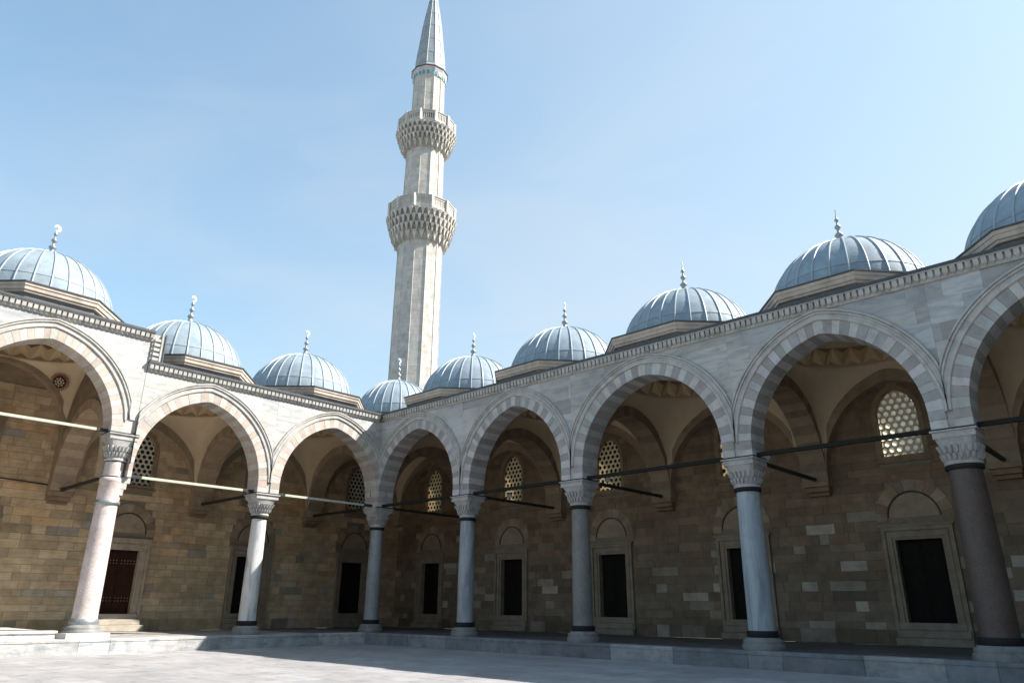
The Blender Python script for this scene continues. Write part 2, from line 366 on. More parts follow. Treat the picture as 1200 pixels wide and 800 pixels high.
def window(T, fl, c, wall, lit):
    mb = MB(T, fl); A = window_arch(c)
    fr = thing('window', None, None, wl[wall]); fr.parent = wall; fr.location = (0, 0, 0); wl[fr] = wl[wall]
    # surround: moulded stone rim set in the reveal
    loop_o = [(c-LH-.10, 5.40)]+[A.pt(q, .10) for q in A.qs(18)]+[(c+LH+.10, 5.40)]
    loop_i = [(c-LH+.05, 5.52)]+[A.pt(q, -.05) for q in A.qs(18)]+[(c+LH-.05, 5.52)]
    for k, (va, vb) in enumerate(((D-.035, D+.33),)):
        vs = [(u, va, z) for u, z in loop_o]+[(u, va, z) for u, z in loop_i]+[(u, vb, z) for u, z in loop_i]+[(u, vb, z) for u, z in loop_o]
        n = len(loop_o); fs = []
        for i in range(n):
            j = (i+1) % n
            fs += [(i, j, n+j, n+i), (n+i, n+j, 2*n+j, 2*n+i), (3*n+i, 3*n+j, j, i)]
        mb.add(vs, fs, (.27, .20, .125))
    mb.build('surround', SAND, fr)
    mb = MB(T, fl); mb.stone(c-LH-.16, c+LH+.16, D-.07, D+.1, 5.30, 5.395, (.24, .17, .11)); mb.build('sill', SAND, fr)
    g = MB(lambda u, v, z: T(c+u, D+.16+v, 5.47+z), fl); g.v = []; 
    o = len(g.v); g.v = [g.T(*p) for p in GR.v]; g.f = [list(reversed(f)) if fl else list(f) for f in GR.f]; g.c = list(GR.c); g.sm = list(GR.sm)
    g.build('grille', GYPT if lit == 2 else GYPS, fr)
    g = MB(lambda u, v, z: T(c+u, D+.16+v, 5.47+z), fl); g.v = [g.T(*p) for p in GD.v]; g.f = [list(f) for f in GD.f]; g.c = list(GD.c); g.sm = list(GD.sm)
    g.build('pane', PANEL_ if lit == 1 else PANED, fr)

def doorway(T, fl, c, wall, red=False):
    d = thing('doorway', None, None, wl[wall]); d.parent = wall; d.location = (0, 0, 0); wl[d] = wl[wall]
    tint = (.27, .225, .165) if not red else (.42, .35, .26)
    # frame: three nested mouldings, jambs and lintel
    mb = MB(T, fl)
    for (w0, w1, zt0, zt1, f) in ((.65, .73, 2.95, 3.03, D-.03), (.73, .85, 3.03, 3.17, D-.07), (.85, .90, 3.17, 3.22, D-.045), (.90, 1.00, 3.22, 3.34, D-.11)):
        mb.box(c-w1, c-w0, f, D+.32, ZF, zt0, tint); mb.box(c+w0, c+w1, f, D+.32, ZF, zt0, tint)
        mb.box(c-w1, c+w1, f-.002, D+.32, zt0, zt1, tint)
    mb.box(c-1.06, c+1.06, D-.15, D+.02, 3.34, 3.40, tint)
    mb.build('frame', SAND, d)
    for k, (dep, z0, z1, w) in enumerate(((.46, ZF, .17, 1.12), (.32, .17, .38, 1.0), (.17, .38, .58, .9)) if red else ((.26, ZF, .16, 1.02), (.18, .16, .37, .97), (.12, .37, .58, .90))):
        mb = MB(T, fl); mb.stone(c-w, c+w, D-dep, D+.3, z0+.001, z1, (.42, .38, .32) if red else (.25, .22, .175), .02); mb.build('step', SAND, d)
    for sx in (-1, 1):
        mb = MB(T, fl); a, b2 = (c-.65, c-.006) if sx < 0 else (c+.006, c+.65)
        mb.box(a, b2, D+.20, D+.25, .58, 2.95)
        n = 3
        for k in range(n):
            za = .66+k*.77
            mb.box(a+.07, b2-.07, D+.185, D+.205, za, za+.68)
        lf = mb.build('door_leaf', WOODR if red else WOODB, d)
        if not red: continue
        st = MB(T, fl)
        for zz in (1.05, 1.16, 2.45, 2.56):
            for k in range(5):
                uu = a+.09+k*(b2-a-.18)/4
                st.box(uu-.016, uu+.016, D+.17, D+.186, zz-.016, zz+.016)
        st.build('stud', STUD, d, kind='stuff')
    # tympanum over the lintel: smooth panel, thin rim, relieving arch of long stones
    A = Arch(c, .72, 3.62, 4.36, 0.0)
    mb = MB(T, fl); pts = [A.pt(q, 0) for q in A.qs(14)]
    mb.loft([[(u, v, z) for u, z in pts] for v in (D-.012, D+.05)], col=(.34, .27, .19)); mb.build('tympanum', SAND, d)
    mb = MB(T, fl)
    for q0, q1 in zip(A.qs(18), A.qs(18)[1:]):
        r = [[(A.pt(q, dd)[0], v, A.pt(q, dd)[1]) for dd, v in ((0.0, D), (0.0, D-.05), (.04, D-.05), (.04, D))] for q in (q0, q1)]
        mb.loft(r, cap0=False, cap1=False, col=(.07, .052, .035))
    mb.build('rim', SAND, d)
    voussoirs(T, fl, Arch(c, .765, 3.50, 4.41, 0.12), d, 11, .34, D-.032, D+.05, [(.32, .24, .155), (.25, .18, .115), (.36, .285, .20)], SAND)

def back_wall(w, us, centers, zt, label, lit, maxparts, campos, skip_low=None):
    T, fl = WING[w]
    wall = thing('stone_wall', label, 'wall', T(us[0], D, ZF)); 
    u0, u1 = us
    core = MB(T, fl); cuts = [(c-.655, c+.655) for c in centers]
    for a, b in sub((u0, u1), cuts): core.box(a, b, D, D+.9, ZF, zt)
    for c in centers:
        core.box(c-.655, c+.655, D, D+.9, ZF, .58); core.box(c-.655, c+.655, D+.30, D+.9, .58, 2.95); core.box(c-.655, c+.655, D, D+.9, 2.95, 5.45)
        if lit[c] >= 0:
            A = window_arch(c); A.spr = 6.85
            mb2 = core; 
            us_ = [c-.655+1.31*i/14 for i in range(15)]
            for a, b in zip(us_, us_[1:]):
                ha, hb = A.h(a, 0), A.h(b, 0)
                core.add([(a, D, ha), (b, D, hb), (b, D, zt), (a, D, zt), (a, D+.9, ha), (b, D+.9, hb), (b, D+.9, zt), (a, D+.9, zt)], [(0, 1, 2, 3), (7, 6, 5, 4), (0, 4, 5, 1), (3, 2, 6, 7)])
        else: core.box(c-.655, c+.655, D, D+.9, 5.45, zt)
    core.build('wall_core', MORTAR, wall)
    # courses of squared stones
    rnd = random.Random(11 if w == 'R' else 12); blocks = []; z = ZF
    while z < zt-.1:
        dz = rnd.uniform(.22, .33)
        if z < .3: dz = .42
        dz = min(dz, zt-z); u = u0-rnd.uniform(0, .8)
        while u < u1:
            du = rnd.choice([.35, .5, .7, .9, 1.1, 1.3])*rnd.uniform(.85, 1.15)
            a, b = max(u, u0), min(u+du, u1); u += du
            zc = z+dz/2; cut = []
            for c in centers:
                if z < 3.40: cut.append((c-1.0, c+1.0))
                if zc > 3.45 and zc < 4.75:
                    A = Arch(c, .765, 3.50, 4.41, 0.12); xx = [x_ for x_ in [i*.02 for i in range(60)] if A.h(c+x_, .33) > z and x_ < 1.1]
                    if xx and max(xx) > .05: cut.append((c-max(xx), c+max(xx)))
                if lit[c] >= 0 and z+dz > 5.32 and z < 7.80:
                    A = window_arch(c)
                    if z+dz/2 < 6.85: hw = LH+.09
                    else:
                        xx = [i*.02 for i in range(45) if i*.02 < A.w+.09 and A.h(c+i*.02, .09) > z+dz*.5]; hw = max(xx) if xx else 0
                    if hw: cut.append((c-hw, c+hw))
            if b-a < .05: continue
            # colour: warm brown above, greyer and more patched below, a few pale repairs
            t = min(1, max(0, (z-1.2)/3.2)); k = rnd.uniform(.80, 1.15)*(1.50 if w == 'L' else .76)  # left wall raised, right lowered: light and shade painted into the stone tones
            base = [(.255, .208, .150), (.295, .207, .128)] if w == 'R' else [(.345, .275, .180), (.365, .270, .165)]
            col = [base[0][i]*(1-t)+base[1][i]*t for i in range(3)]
            r_ = rnd.random()
            patch = .5+.5*sin(u*1.7+z*2.1)*sin(u*.9-z*3.3+2)
            if r_ < (.05+.30*patch)*(1-t*.9) and du < 1.2: col = random.Random(len(blocks)).choice([[.42, .38, .315], [.36, .32, .26], [.32, .28, .22]]); k = rnd.uniform(.8, 1.1)
            elif r_ < .20: col = [q*.80 for q in col]
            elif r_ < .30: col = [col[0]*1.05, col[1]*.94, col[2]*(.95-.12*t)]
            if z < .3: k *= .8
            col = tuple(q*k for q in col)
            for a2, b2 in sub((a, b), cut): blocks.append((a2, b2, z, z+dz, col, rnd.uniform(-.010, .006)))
        z += dz
    def dist(bk):
        p = Vector(T((bk[0]+bk[1])/2, D, (bk[2]+bk[3])/2)); dv = p-campos
        vis = -60 if bk[2] < 5.0 else 0
        seen = 0 if abs(math.atan2(dv.cross(fw).length, dv.dot(fw))) < .75 else 100
        area = (bk[1]-bk[0])*(bk[3]-bk[2]); return dv.length/sqrt(area)+seen
    blocks.sort(key=dist)
    stuff = MB(T, fl)
    for i, (a, b, z0, z1, col, j) in enumerate(blocks):
        mb = MB(T, fl) if i < maxparts else stuff
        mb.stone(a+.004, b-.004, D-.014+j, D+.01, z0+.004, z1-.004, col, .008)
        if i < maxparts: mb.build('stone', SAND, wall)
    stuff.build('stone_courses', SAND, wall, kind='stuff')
    for c in centers:
        if lit[c] >= 0: window(T, fl, c, wall, lit[c])
        doorway(T, fl, c, wall, red=(w == 'L' and abs(c-8.215) < .1))
    # outer parapet band keeps the roof edge closed
    return wall
CP = Vector(cam.matrix_world.translation)
cR = [-D/2]+[(a+b)/2 for a, b in zip(XS, XS[1:])]
cL = [-D/2]+[(a+b)/2 for a, b in zip(YS, YS[1:])]
litR = {c: 2 for c in cR}; litR[cR[4]] = 1; litR[cR[5]] = 1
litL = {c: 0 for c in cL}; litL[cL[3]] = -1; litL[cL[4]] = -1
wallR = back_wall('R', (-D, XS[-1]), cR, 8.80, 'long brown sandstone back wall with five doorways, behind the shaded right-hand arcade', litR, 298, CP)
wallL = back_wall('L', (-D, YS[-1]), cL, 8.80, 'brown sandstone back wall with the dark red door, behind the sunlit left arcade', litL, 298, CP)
# high rectangular window of the leftmost bay
T, fl = WING['L']; c = cL[3]+.42
hw_ = thing('window', None, None, wl[wallL]); hw_.parent = wallL; hw_.location = (0, 0, 0); wl[hw_] = wl[wallL]
mb = MB(T, fl)
for k, (a, f) in enumerate(((0, D-.10), (.10, D-.06))):
    mb.box(c-.85+a, c-.75+a, f, D+.05, 5.7, 7.4, (.24, .19, .13)); mb.box(c+.75-a, c+.85-a, f, D+.05, 5.7, 7.4, (.24, .19, .13))
    mb.box(c-.85+a, c+.85-a, f-.002, D+.05, 7.4-a, 7.5-a, (.24, .19, .13)); mb.box(c-.85+a, c+.85-a, f-.004, D+.05, 5.62+a, 5.70+a, (.24, .19, .13))
mb.build('surround', SAND, hw_)
mb = MB(T, fl); mb.box(c-.66, c+.66, D-.03, D+.01, 5.7, 7.32); mb.build('pane', PANED, hw_)

# unseen walls added to keep light out of the open arcade ends
mb = MB(); mb.box(XS[-1]+.002, XS[-1]+.5, -.3, D+.8, ZF, 8.8, (.27, .2, .13)); mb.build('light_block_wall', SAND, wallR)
mb = MB(TL, True); mb.box(YS[-1]+.002, YS[-1]+.5, -.3, D+.8, ZF, 9.8, (.27, .2, .13)); mb.build('light_block_wall', SAND, wallL)
# blind arches against the back wall, springing from the corbels
for w, us, wall, cc in (('R', XS, wallR, cR), ('L', YS, wallL, cL)):
    T, fl = WING[w]
    bays = [(-D, 0)]+list(zip(us, us[1:]))
    for (a, b) in bays:
        tl_ = w == 'L' and a > 10; A = Arch((a+b)/2, (b-a)/2-.42, SPR, 9.45 if tl_ else 7.90, 2.1 if tl_ else .30); mb = MB(T, fl)
        hi = 9.85 if tl_ else 8.62
        wall_over_arch(mb, A, a+.37 if a > -D else a+.01, b-.37, D-.40, D-.016, hi, 0, col=(.32, .24, .155)); mb.build('wall_arch', SAND, wall)

# corbels under the cross arches
for w, us, wall in (('R', XS, wallR), ('L', YS, wallL)):
    T, fl = WING[w]
    for u in us[:-1]:
        mb = MB(T, fl)
        mb.stone(u-.42, u+.42, D-.44, D+.01, 4.74, 4.90, (.30, .22, .14)); mb.stone(u-.38, u+.38, D-.34, D+.01, 4.58, 4.738, (.24, .17, .10)); mb.stone(u-.33, u+.33, D-.20, D+.01, 4.46, 4.578, (.22, .15, .09))
        mb.build('corbel', SAND, wall)

# ------------------------------------------------------------------ arcade front walls
WHT = (.45, .435, .415); PNK = (.42, .365, .34); GRY = (.32, .305, .29); TAN = (.42, .33, .22); BRN = (.27, .175, .115)
def arcade(w, us, label, specs, alt):
    T, fl = WING[w]; aw = thing('arcade_wall', label, 'arcade', T(us[0], 0, ZF))
    core = MB(T, fl); ash = []
    archs = []
    for i, (a, b) in enumerate(zip(us, us[1:])):
        sp, ap, st, top, lo, hi = specs[i]
        A = Arch((a+b)/2, (b-a)/2-.45, sp, ap, st, lo, hi); archs.append((A, a, b, top))
        e0, e1 = max(a, lo if i else a), min(b, hi)
        if i and specs[i-1][3] != top: e0 = us[i]-.31
        wall_over_arch(core, A, e0+.001, e1-.001, -.36, .38, top-.30, .355)
        ar = thing('arch', None, None, wl[aw]); ar.parent = aw; ar.location = (0, 0, 0); wl[ar] = wl[aw]
        voussoirs(T, fl, A, ar, 37, .37, -.41, .405, alt)
        # moulded rim
        qs = [q for q in A.qs(60)]
        prof = [(.372, -.38), (.372, -.425), (.39, -.455), (.455, -.455), (.465, -.43), (.54, -.43), (.55, -.475), (.59, -.475), (.60, -.445), (.615, -.445), (.625, -.49), (.67, -.49), (.69, -.40)]
        hwid = (b-a)/2-.004
        rings = []
        for q in qs:
            zc = A.pt(q, .5)[1]
            if zc < A.spr+.36: continue
            r = []
            for dd, v in prof:
                u, z = A.pt(q, dd); u = max(A.c-hwid, min(A.c+hwid, u)); r.append((u, v, z))
            rings.append(r)
        mb = MB(T, fl); mb.loft(rings, close=False, cap0=True, cap1=True, col=(1, 1, 1)); mb.build('moulding', MOULD, ar)
        # iron strap at the springing
        # marble facing blocks, laid in courses, cut to the arch
        z = sp+.5; rnd = random.Random(i*7+(1 if w == 'R' else 50)); row = 0
        zs = []
        while z < top-.30:
            dz = min(rnd.choice([.45, .52, .60, .68]), top-.30-z)
            if top-.30-z-dz < .18: dz = top-.30-z
            zs.append((z, dz)); z += dz
        for z, dz in zs:
            u = e0-rnd.uniform(0, 1.2)
            while u < e1:
                du = rnd.uniform(.8, 2.0); p0, p1 = max(u, e0), min(u+du, e1); u += du
                if p1-p0 < .03: continue
                pr = rnd.uniform(-.003, .003); k = rnd.uniform(.80, 1.08) if w == 'R' else rnd.uniform(.95, 1.04)
                if w == 'R' and rnd.random() < .25: k *= .80
                tint = rnd.choice([(1, 1, 1), (.97, 1, 1.03), (1.02, 1, .96)]); col = tuple(k*t for t in tint)
                # split where the arch bites through
                xs = [p0+.0015+(p1-p0-.003)*j/10 for j in range(11)]; runs = []; cur = []
                for x_ in xs:
                    lowz = max(z+.0015, A.h(x_, .56) if abs(x_-A.c) < A.w+.56 else z+.0015)
                    if lowz < z+dz-.012: cur.append((x_, lowz))
                    elif cur: runs.append(cur); cur = []
                if cur: runs.append(cur)
                for rn in runs:
                    if len(rn) < 2: continue
                    mb = MB(T, fl); poly = rn+[(rn[-1][0], z+dz), (rn[0][0], z+dz)]
                    n = len(poly); zt = z+dz-.0015
                    vs = [(x_, v, zz) for v in (-.40+pr, -.35) for x_, zz in rn]+[(x_, v, zt) for v in (-.40+pr, -.35) for x_, zz in rn]
                    m_ = len(rn); fs = []
                    for j in range(m_-1): fs += [(j, j+1, 2*m_+j+1, 2*m_+j), (m_+j, j+m_+1, j+1, j), (2*m_+j, 2*m_+j+1, 3*m_+j+1, 3*m_+j)]
                    fs += [(0, 2*m_, 3*m_, m_), (m_-1, 2*m_-1, 4*m_-1, 3*m_-1)]
                    mb.add(vs, fs, col); mb.build('facing_block', MARBLE, aw)
    core.build('wall_core', MOULD, aw)
    return aw, archs
specR = [(SPR, APX, .35, TOP, -99, 99)]*6
specL = [(SPR, APX, .35, TOP, -99, 99), (SPR, APX, .35, TOP, -99, 10.61), (6.29, 8.95, 0.0, 9.98, -99, 99), (6.29, 8.95, 0.0, 9.98, -99, 99)]
awR, archR = arcade('R', XS, 'marble arcade front in shade with grey and white striped arches, on the right', specR, [WHT, GRY])
awL, archL = arcade('L', YS, 'bright white marble arcade front in full sun with pink striped arches, on the left', specL, [(.46, .43, .39), (.43, .355, .31)])

def cornice(w, aw, u0, u1, top, end=None):
    T, fl = WING[w]
    cn = thing('cornice', None, None, wl[aw]); cn.parent = aw; cn.location = (0, 0, 0); wl[cn] = wl[aw]
    mb = MB(T, fl); prof = [(.30, top-.30), (-.41, top-.30), (-.435, top-.32), (-.455, top-.295), (-.455, top-.075), (-.52, top-.072), (-.56, top-.068), (-.562, top-.05), (-.56, top-.022), (.30, top-.022)]
    mb.loft([[(u, v, z) for v, z in prof] for u in (u0, u1)]); mb.build('cornice_bed', MOULD, cn)
    mb = MB(T, fl); mb.box(u0-.01, u1+.01, -.585, 1.2, top-.035, top+.045); mb.build('lead_capping', DARKLEAD, cn)
    mb = MB(T, fl); n = int((u1-u0)/.165); st = (u1-u0)/n
    for k in range(n):
        a = u0+k*st+.02; b = a+st-.05; m_ = (a+b)/2
        # pendant tooth: square above, pointed and raked below
        vs = [(a, -.435, top-.07), (b, -.435, top-.07), (b, -.545, top-.07), (a, -.545, top-.07), (a, -.435, top-.24), (b, -.435, top-.24), (b, -.530, top-.22), (a, -.530, top-.22), (m_, -.46, top-.29)]
        mb.add(vs, [(0, 1, 2, 3), (3, 2, 6, 7), (0, 3, 7, 4), (1, 5, 6, 2), (7, 6, 8), (4, 7, 8), (6, 5, 8)], jit((1, 1, 1), .08))
    mb.build('dentil', MOULD, cn, kind='stuff')
cornice('R', awR, -.60+1.2, XS[-1], TOP); 
cornice('L', awL, .60, 10.60, TOP); cornice('L', awL, 10.60, YS[-1], 9.98)
# mitre block closing the inner corner of the two cornices
mb = MB(); mb.box(-.3, .60, -.60, .3, TOP-.05, TOP-.022); mb.box(-.3, .44, -.44, .3, TOP-.3, TOP-.05); mb.build('corner_block', MOULD, awR)
mb = MB(); mb.box(-1.2, .64, -.64, 1.2, TOP-.018, TOP+.016); mb.build('corner_capping', DARKLEAD, awR)
# vertical return of the cornice where the taller bays begin
T, fl = WING['L']; mb = MB(T, fl)
mb.box(10.30, 10.62, -.45, .38, TOP+.02, 9.93)
for k in range(5):
    z = TOP+.08+k*.175; mb.box(10.34, 10.56, -.52, -.44, z, z+.10, (.95, .95, .95))
mb.box(10.24, 10.34, -.54, .38, TOP+.02, 9.955); mb.build('step_return', MOULD, awL)
mb = MB(T, fl); mb.box(10.20, 10.24, -.58, .6, TOP+.02, 9.97); mb.build('step_capping', DARKLEAD, awL)
mb = MB(T, fl); mb.box(10.30, 10.63, .382, 5.4, TOP-.3, 9.93, (.9, .85, .8)); mb.build('step_wall', MOULD, awL)

# ------------------------------------------------------------------ tie beams (iron), front line and across
def beam(T, fl, p0, p1, r, m, parent, name='tie_beam', sleeve=None):
    mb = MB(T, fl); mb.tube(p0, p1, r, square=True); o = mb.build(name, m, parent)
    if sleeve:
        mb = MB(T, fl); d = (Vector(p1)-Vector(p0)).normalized()
        for a in (Vector(p0), Vector(p1)-d*.5): mb.tube(a, a+d*.5, r*1.25, square=True)
        mb.build('tie_sleeve', IRON, parent)
for i in range(6):
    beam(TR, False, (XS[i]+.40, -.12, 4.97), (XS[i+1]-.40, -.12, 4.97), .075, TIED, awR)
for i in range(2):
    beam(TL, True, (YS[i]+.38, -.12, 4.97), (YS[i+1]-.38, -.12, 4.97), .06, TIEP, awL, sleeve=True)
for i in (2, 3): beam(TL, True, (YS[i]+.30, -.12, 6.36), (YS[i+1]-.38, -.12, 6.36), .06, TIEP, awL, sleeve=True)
for w, us, aw in (('R', XS, awR), ('L', YS, awL)):
    T, fl = WING[w]
    for i, u in enumerate(us[:-1]):
        mb = MB(T, fl); mb.box(u-.47, u+.47, -.425, .42, SPR-.012 if not (w == 'L' and i >= 2) else 6.278, (SPR if not (w == 'L' and i >= 2) else 6.29)+.035)
        if not (w == 'L' and i == 0): mb.build('iron_strap', IRON, aw)

# ------------------------------------------------------------------ cross arches
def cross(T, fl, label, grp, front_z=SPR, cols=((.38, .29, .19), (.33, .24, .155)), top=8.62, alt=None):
    """u runs from the court side (0) to the back wall (D)"""
    cr = thing('cross_arch', label, 'arch', T(D/2, 0, SPR), grp)
    A = Arch(2.78, 2.32, SPR, 7.62, .30)
    mb = MB(T, fl); wall_over_arch(mb, A, .41, D-.01, -.37, .37, top, .36, col=(.27, .20, .13)); mb.build('wall_core', SAND, cr)
    voussoirs(T, fl, A, cr, 25, .38, -.40, .40, cols)
    mb = MB(T, fl)
    mb.tube((.35, 0, 4.97), (D-.10, 0, 4.97), .07, square=True); mb.build('tie_beam', IRON, cr)
    return cr
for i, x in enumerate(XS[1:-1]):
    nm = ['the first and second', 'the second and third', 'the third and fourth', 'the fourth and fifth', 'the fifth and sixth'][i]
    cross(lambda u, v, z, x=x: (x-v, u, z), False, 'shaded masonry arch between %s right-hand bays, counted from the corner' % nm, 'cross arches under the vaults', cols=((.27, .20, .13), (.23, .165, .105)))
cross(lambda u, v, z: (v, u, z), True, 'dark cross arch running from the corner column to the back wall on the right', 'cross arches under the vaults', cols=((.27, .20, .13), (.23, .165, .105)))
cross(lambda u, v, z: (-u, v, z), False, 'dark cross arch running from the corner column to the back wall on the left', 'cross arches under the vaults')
for i, y in enumerate(YS[1:-1]):
    nm = ['two bays nearest the corner', 'second bay and the taller leftmost bay', 'leftmost tall bay and the next'][i]
    cross(lambda u, v, z, y=y: (-u, -y+v, z), False, 'tan arch across the left arcade, between the %s' % nm, 'cross arches under the vaults', top=8.62 if i == 0 else 9.7)

# ------------------------------------------------------------------ domes with their drums and vaults
def local_copy_mesh(mb, name, m, parent, rz=0, kind=None):
    o = mb.build(name, m, parent, shift=(0, 0, 0), kind=kind); o.rotation_euler = (0, 0, rz); return o
def sphere_r(t, R, H): return R*cos(t), H*sin(t)
NG = 28
protos = {}
def dome(cx, cy, z0, hx, hy, label, R=2.32, wallarch=None, lift=0.0, apex=APX, sprz=SPR, corner=False, axis='R'):
    d = thing('dome', label, 'dome', (cx, cy, z0), 'lead covered domes over the arcade bays')
    H = 2.28
    ztop = 0
    if R not in protos:
        tiers = [(0.0, .28), (.28, .95), (.95, pi/2-.10)]
        ps = []
        for a, b in tiers:
            mb = MB(); n = 7; w = 2*pi/NG*.5*.97
            top = []; 
            steps = [a+(b-a)*i/n for i in range(n+1)]
            rows = []
            for t in steps:
                r, z = sphere_r(t, R, H)
                lip = .012 if t == a else 0
                rows.append([((r+lip)*cos(q), (r+lip)*sin(q), z) for q in (-w, -w/3, w/3, w)])
            mb.loft(rows, close=False, cap0=False, cap1=False, smooth=True)
            e = rows[0]; mb.add(e+[(p[0]*.985, p[1]*.985, p[2]) for p in e], [(0, 1, 5, 4), (1, 2, 6, 5), (2, 3, 7, 6)])
            ps.append(mb)
        sm = MB(); rows = []
        for i in range(17):
            t = 0+(pi/2-.08)*i/16; r, z = sphere_r(t, R, H); w = .030 if t < 1.35 else .018; nr = Vector((cos(t)/R, 0, sin(t)/H)).normalized()
            o_ = nr*.036; rows.append([(r-.01, -w, z-.01), (r+o_.x*.8, -w*.7, z+o_.z*.8), (r+o_.x, 0, z+o_.z), (r+o_.x*.8, w*.7, z+o_.z*.8), (r-.01, w, z-.01)])
        sm.loft(rows, close=False, cap0=True, cap1=False)
        protos[R] = (ps, sm)
    ps, sm = protos[R]
    first = [local_copy_mesh(p, 'lead_panel', LEAD, d) for p in ps]+[local_copy_mesh(sm, 'seam_roll', SEAM, d, pi/NG)]
    for k in range(1, NG):
        for j, o in enumerate(first): dup(o, d, 2*pi*k/NG+(pi/NG if j == 3 else 0))
    mb = MB(); mb.lathe([(R-.04, -.3)]+[(a*.985, b*.985) for a, b in (sphere_r(t*pi/2/12, R, H) for t in range(12))]+[(.02, H*.985)], 56, cap0=False); local_copy_mesh(mb, 'dome_shell', DARKLEAD, d)
    # finial
    f = MB(); f.lathe([(.30, H-.03), (.24, H+.05), (.12, H+.14), (.07, H+.26), (.11, H+.31), (.14, H+.36), (.11, H+.41), (.045, H+.46), (.045, H+.56), (.08, H+.60), (.105, H+.65), (.08, H+.70), (.035, H+.74), (.03, H+.84), (.07, H+.89), (.07, H+.93), (.025, H+.98), (.02, H+1.06)], 12)
    fo = local_copy_mesh(f, 'finial', ZINC, d)
    c = MB(); n = 18; rr = .10
    ang = math.atan2(CP.y-cy, CP.x-cx)
    for k in range(n):
        a0 = radians(-60+300*k/n); a1 = radians(-60+300*(k+1)/n)
        for s_ in (1,):
            def P(a, k_):
                wd = .045*sin(pi*k_/n)**.7+.004
                return [(x_*cos(0)-0, y_, z_) for x_, y_, z_ in ((cos(a)*(rr+wd), -.014, sin(a)*(rr+wd)), (cos(a)*(rr+wd), .014, sin(a)*(rr+wd)), (cos(a)*(rr-wd), .014, sin(a)*(rr-wd)), (cos(a)*(rr-wd), -.014, sin(a)*(rr-wd)))]
            c.loft([P(a0, k), P(a1, k+1)], cap0=False, cap1=False)
    off = H+1.06+rr
    # rotate so that the opening faces up
    c.v = [(x_*cos(-.0)-0, y_, z_) for x_, y_, z_ in c.v]
    rot = radians(-60)
    c.v = [(x_*cos(rot)-z_*sin(rot), y_, x_*sin(rot)+z_*cos(rot)) for x_, y_, z_ in c.v]
    c.v = [(x_*cos(1.87)-y_*sin(1.87), x_*sin(1.87)+y_*cos(1.87), z_+off) for x_, y_, z_ in c.v]
    local_copy_mesh(c, 'crescent', GILT, fo)
    # drum: elongated octagon with cornice and dark lead eave
    def octa(ex, ey, z, ch=None):
        k = .4142 if ch is None else ch
        return [(ex*a, ey*b, z) for a, b in ((1, -k), (1, k), (k, 1), (-k, 1), (-1, k), (-1, -k), (-k, -1), (k, -1))]
    dr = MB(); dr.loft([octa(hx+o_, hy+o_, z) for o_, z in ((-.20, -.75), (-.20, -.36), (-.08, -.34), (-.07, -.27), (-.035, -.26), (-.03, -.14), (-.005, -.13), (0, -.03))], cap0=False, cap1=False, col=(.50, .43, .365)); local_copy_mesh(dr, 'drum', TUFA, d)
    # courses on the drum faces
    ev = MB(); ev.loft([octa(hx+o_, hy+o_, z) for o_, z in ((.015, -.032), (.03, -.028), (.03, .012))], cap0=True, cap1=False); ev.loft([octa(hx+.03, hy+.03, .012), [((R-.05)*cos(radians(-22.5+45*k)), (R-.05)*sin(radians(-22.5+45*k)), .16) for k in range(8)]], cap0=False, cap1=False)
    local_copy_mesh(ev, 'drum_eave', DARKLEAD, d)
    # lead flashing panels on the drum foot
    octp = octa(hx-.215, hy-.215, 0)
    for k in range(8):
        a = Vector(octp[k]); b = Vector(octp[(k+1) % 8]); L_ = (b-a).length; nn = max(1, int(L_/.75)); nrm = Vector(((b-a).y, -(b-a).x, 0)).normalized()
        for j in range(nn):
            p = a+(b-a)*(j/nn)+(b-a).normalized()*.008; q = a+(b-a)*((j+1)/nn)-(b-a).normalized()*.008
            mb = MB(); mb.loft([[tuple(p+Vector((0, 0, -.80))+nrm*.05), tuple(q+Vector((0, 0, -.80))+nrm*.05), tuple(q+Vector((0, 0, -.80))), tuple(p+Vector((0, 0, -.80)))],
                                [tuple(p+Vector((0, 0, -.34))+nrm*.03), tuple(q+Vector((0, 0, -.34))+nrm*.03), tuple(q+Vector((0, 0, -.34))), tuple(p+Vector((0, 0, -.34)))]])
            local_copy_mesh(mb, 'flashing_panel', FLASH, d)
    # --- vault below: local coordinates about (cx, cy, z0)
    bx, by = wallarch            # half sizes of the bay inside the arches
    v = thing('vault', None, None, wl[d]); v.parent = d; v.location = (0, 0, 0); wl[v] = wl[d]
    zr = (apex+.56 if apex < 8.5 else 9.60)-z0; rr_ = 2.28
    nA = 96; st_ = .30 if apex < 8.5 else 0.0; A1 = Arch(0, bx, sprz, apex+.06, st_); A2 = Arch(0, by, sprz, apex+.06, st_)
    pen = MB(); rows = []; nT = 9
    for k in range(nA):
        a = 2*pi*k/nA+pi/nA*0; ca, sa = cos(a), sin(a)
        sc_ = min(bx/abs(ca) if abs(ca) > 1e-6 else 1e9, by/abs(sa) if abs(sa) > 1e-6 else 1e9)
        px, py = ca*sc_, sa*sc_
        if abs(px) >= bx-1e-6: zz = A2.h(max(-by+.0001, min(by-.0001, py)), 0)
        else: zz = A1.h(max(-bx+.0001, min(bx-.0001, px)), 0)
        e = max(abs(px)/bx+abs(py)/by-1, 0)
        if abs(abs(px)-bx) < .02 and abs(abs(py)-by) < .02: zz = sprz+.15
        zz -= z0; row = []
        for t in range(nT+1):
            s_ = t/nT*pi/2; f1 = 1-cos(s_); f2 = sin(s_)
            row.append((px+(rr_*ca-px)*f1, py+(rr_*sa-py)*f1, zz+(zr-zz)*f2))
        rows.append(row)
    rows.append(rows[0]); pen.loft(rows, close=False, cap0=False, cap1=False, smooth=True); local_copy_mesh(pen, 'pendentive', PLASTER, v)
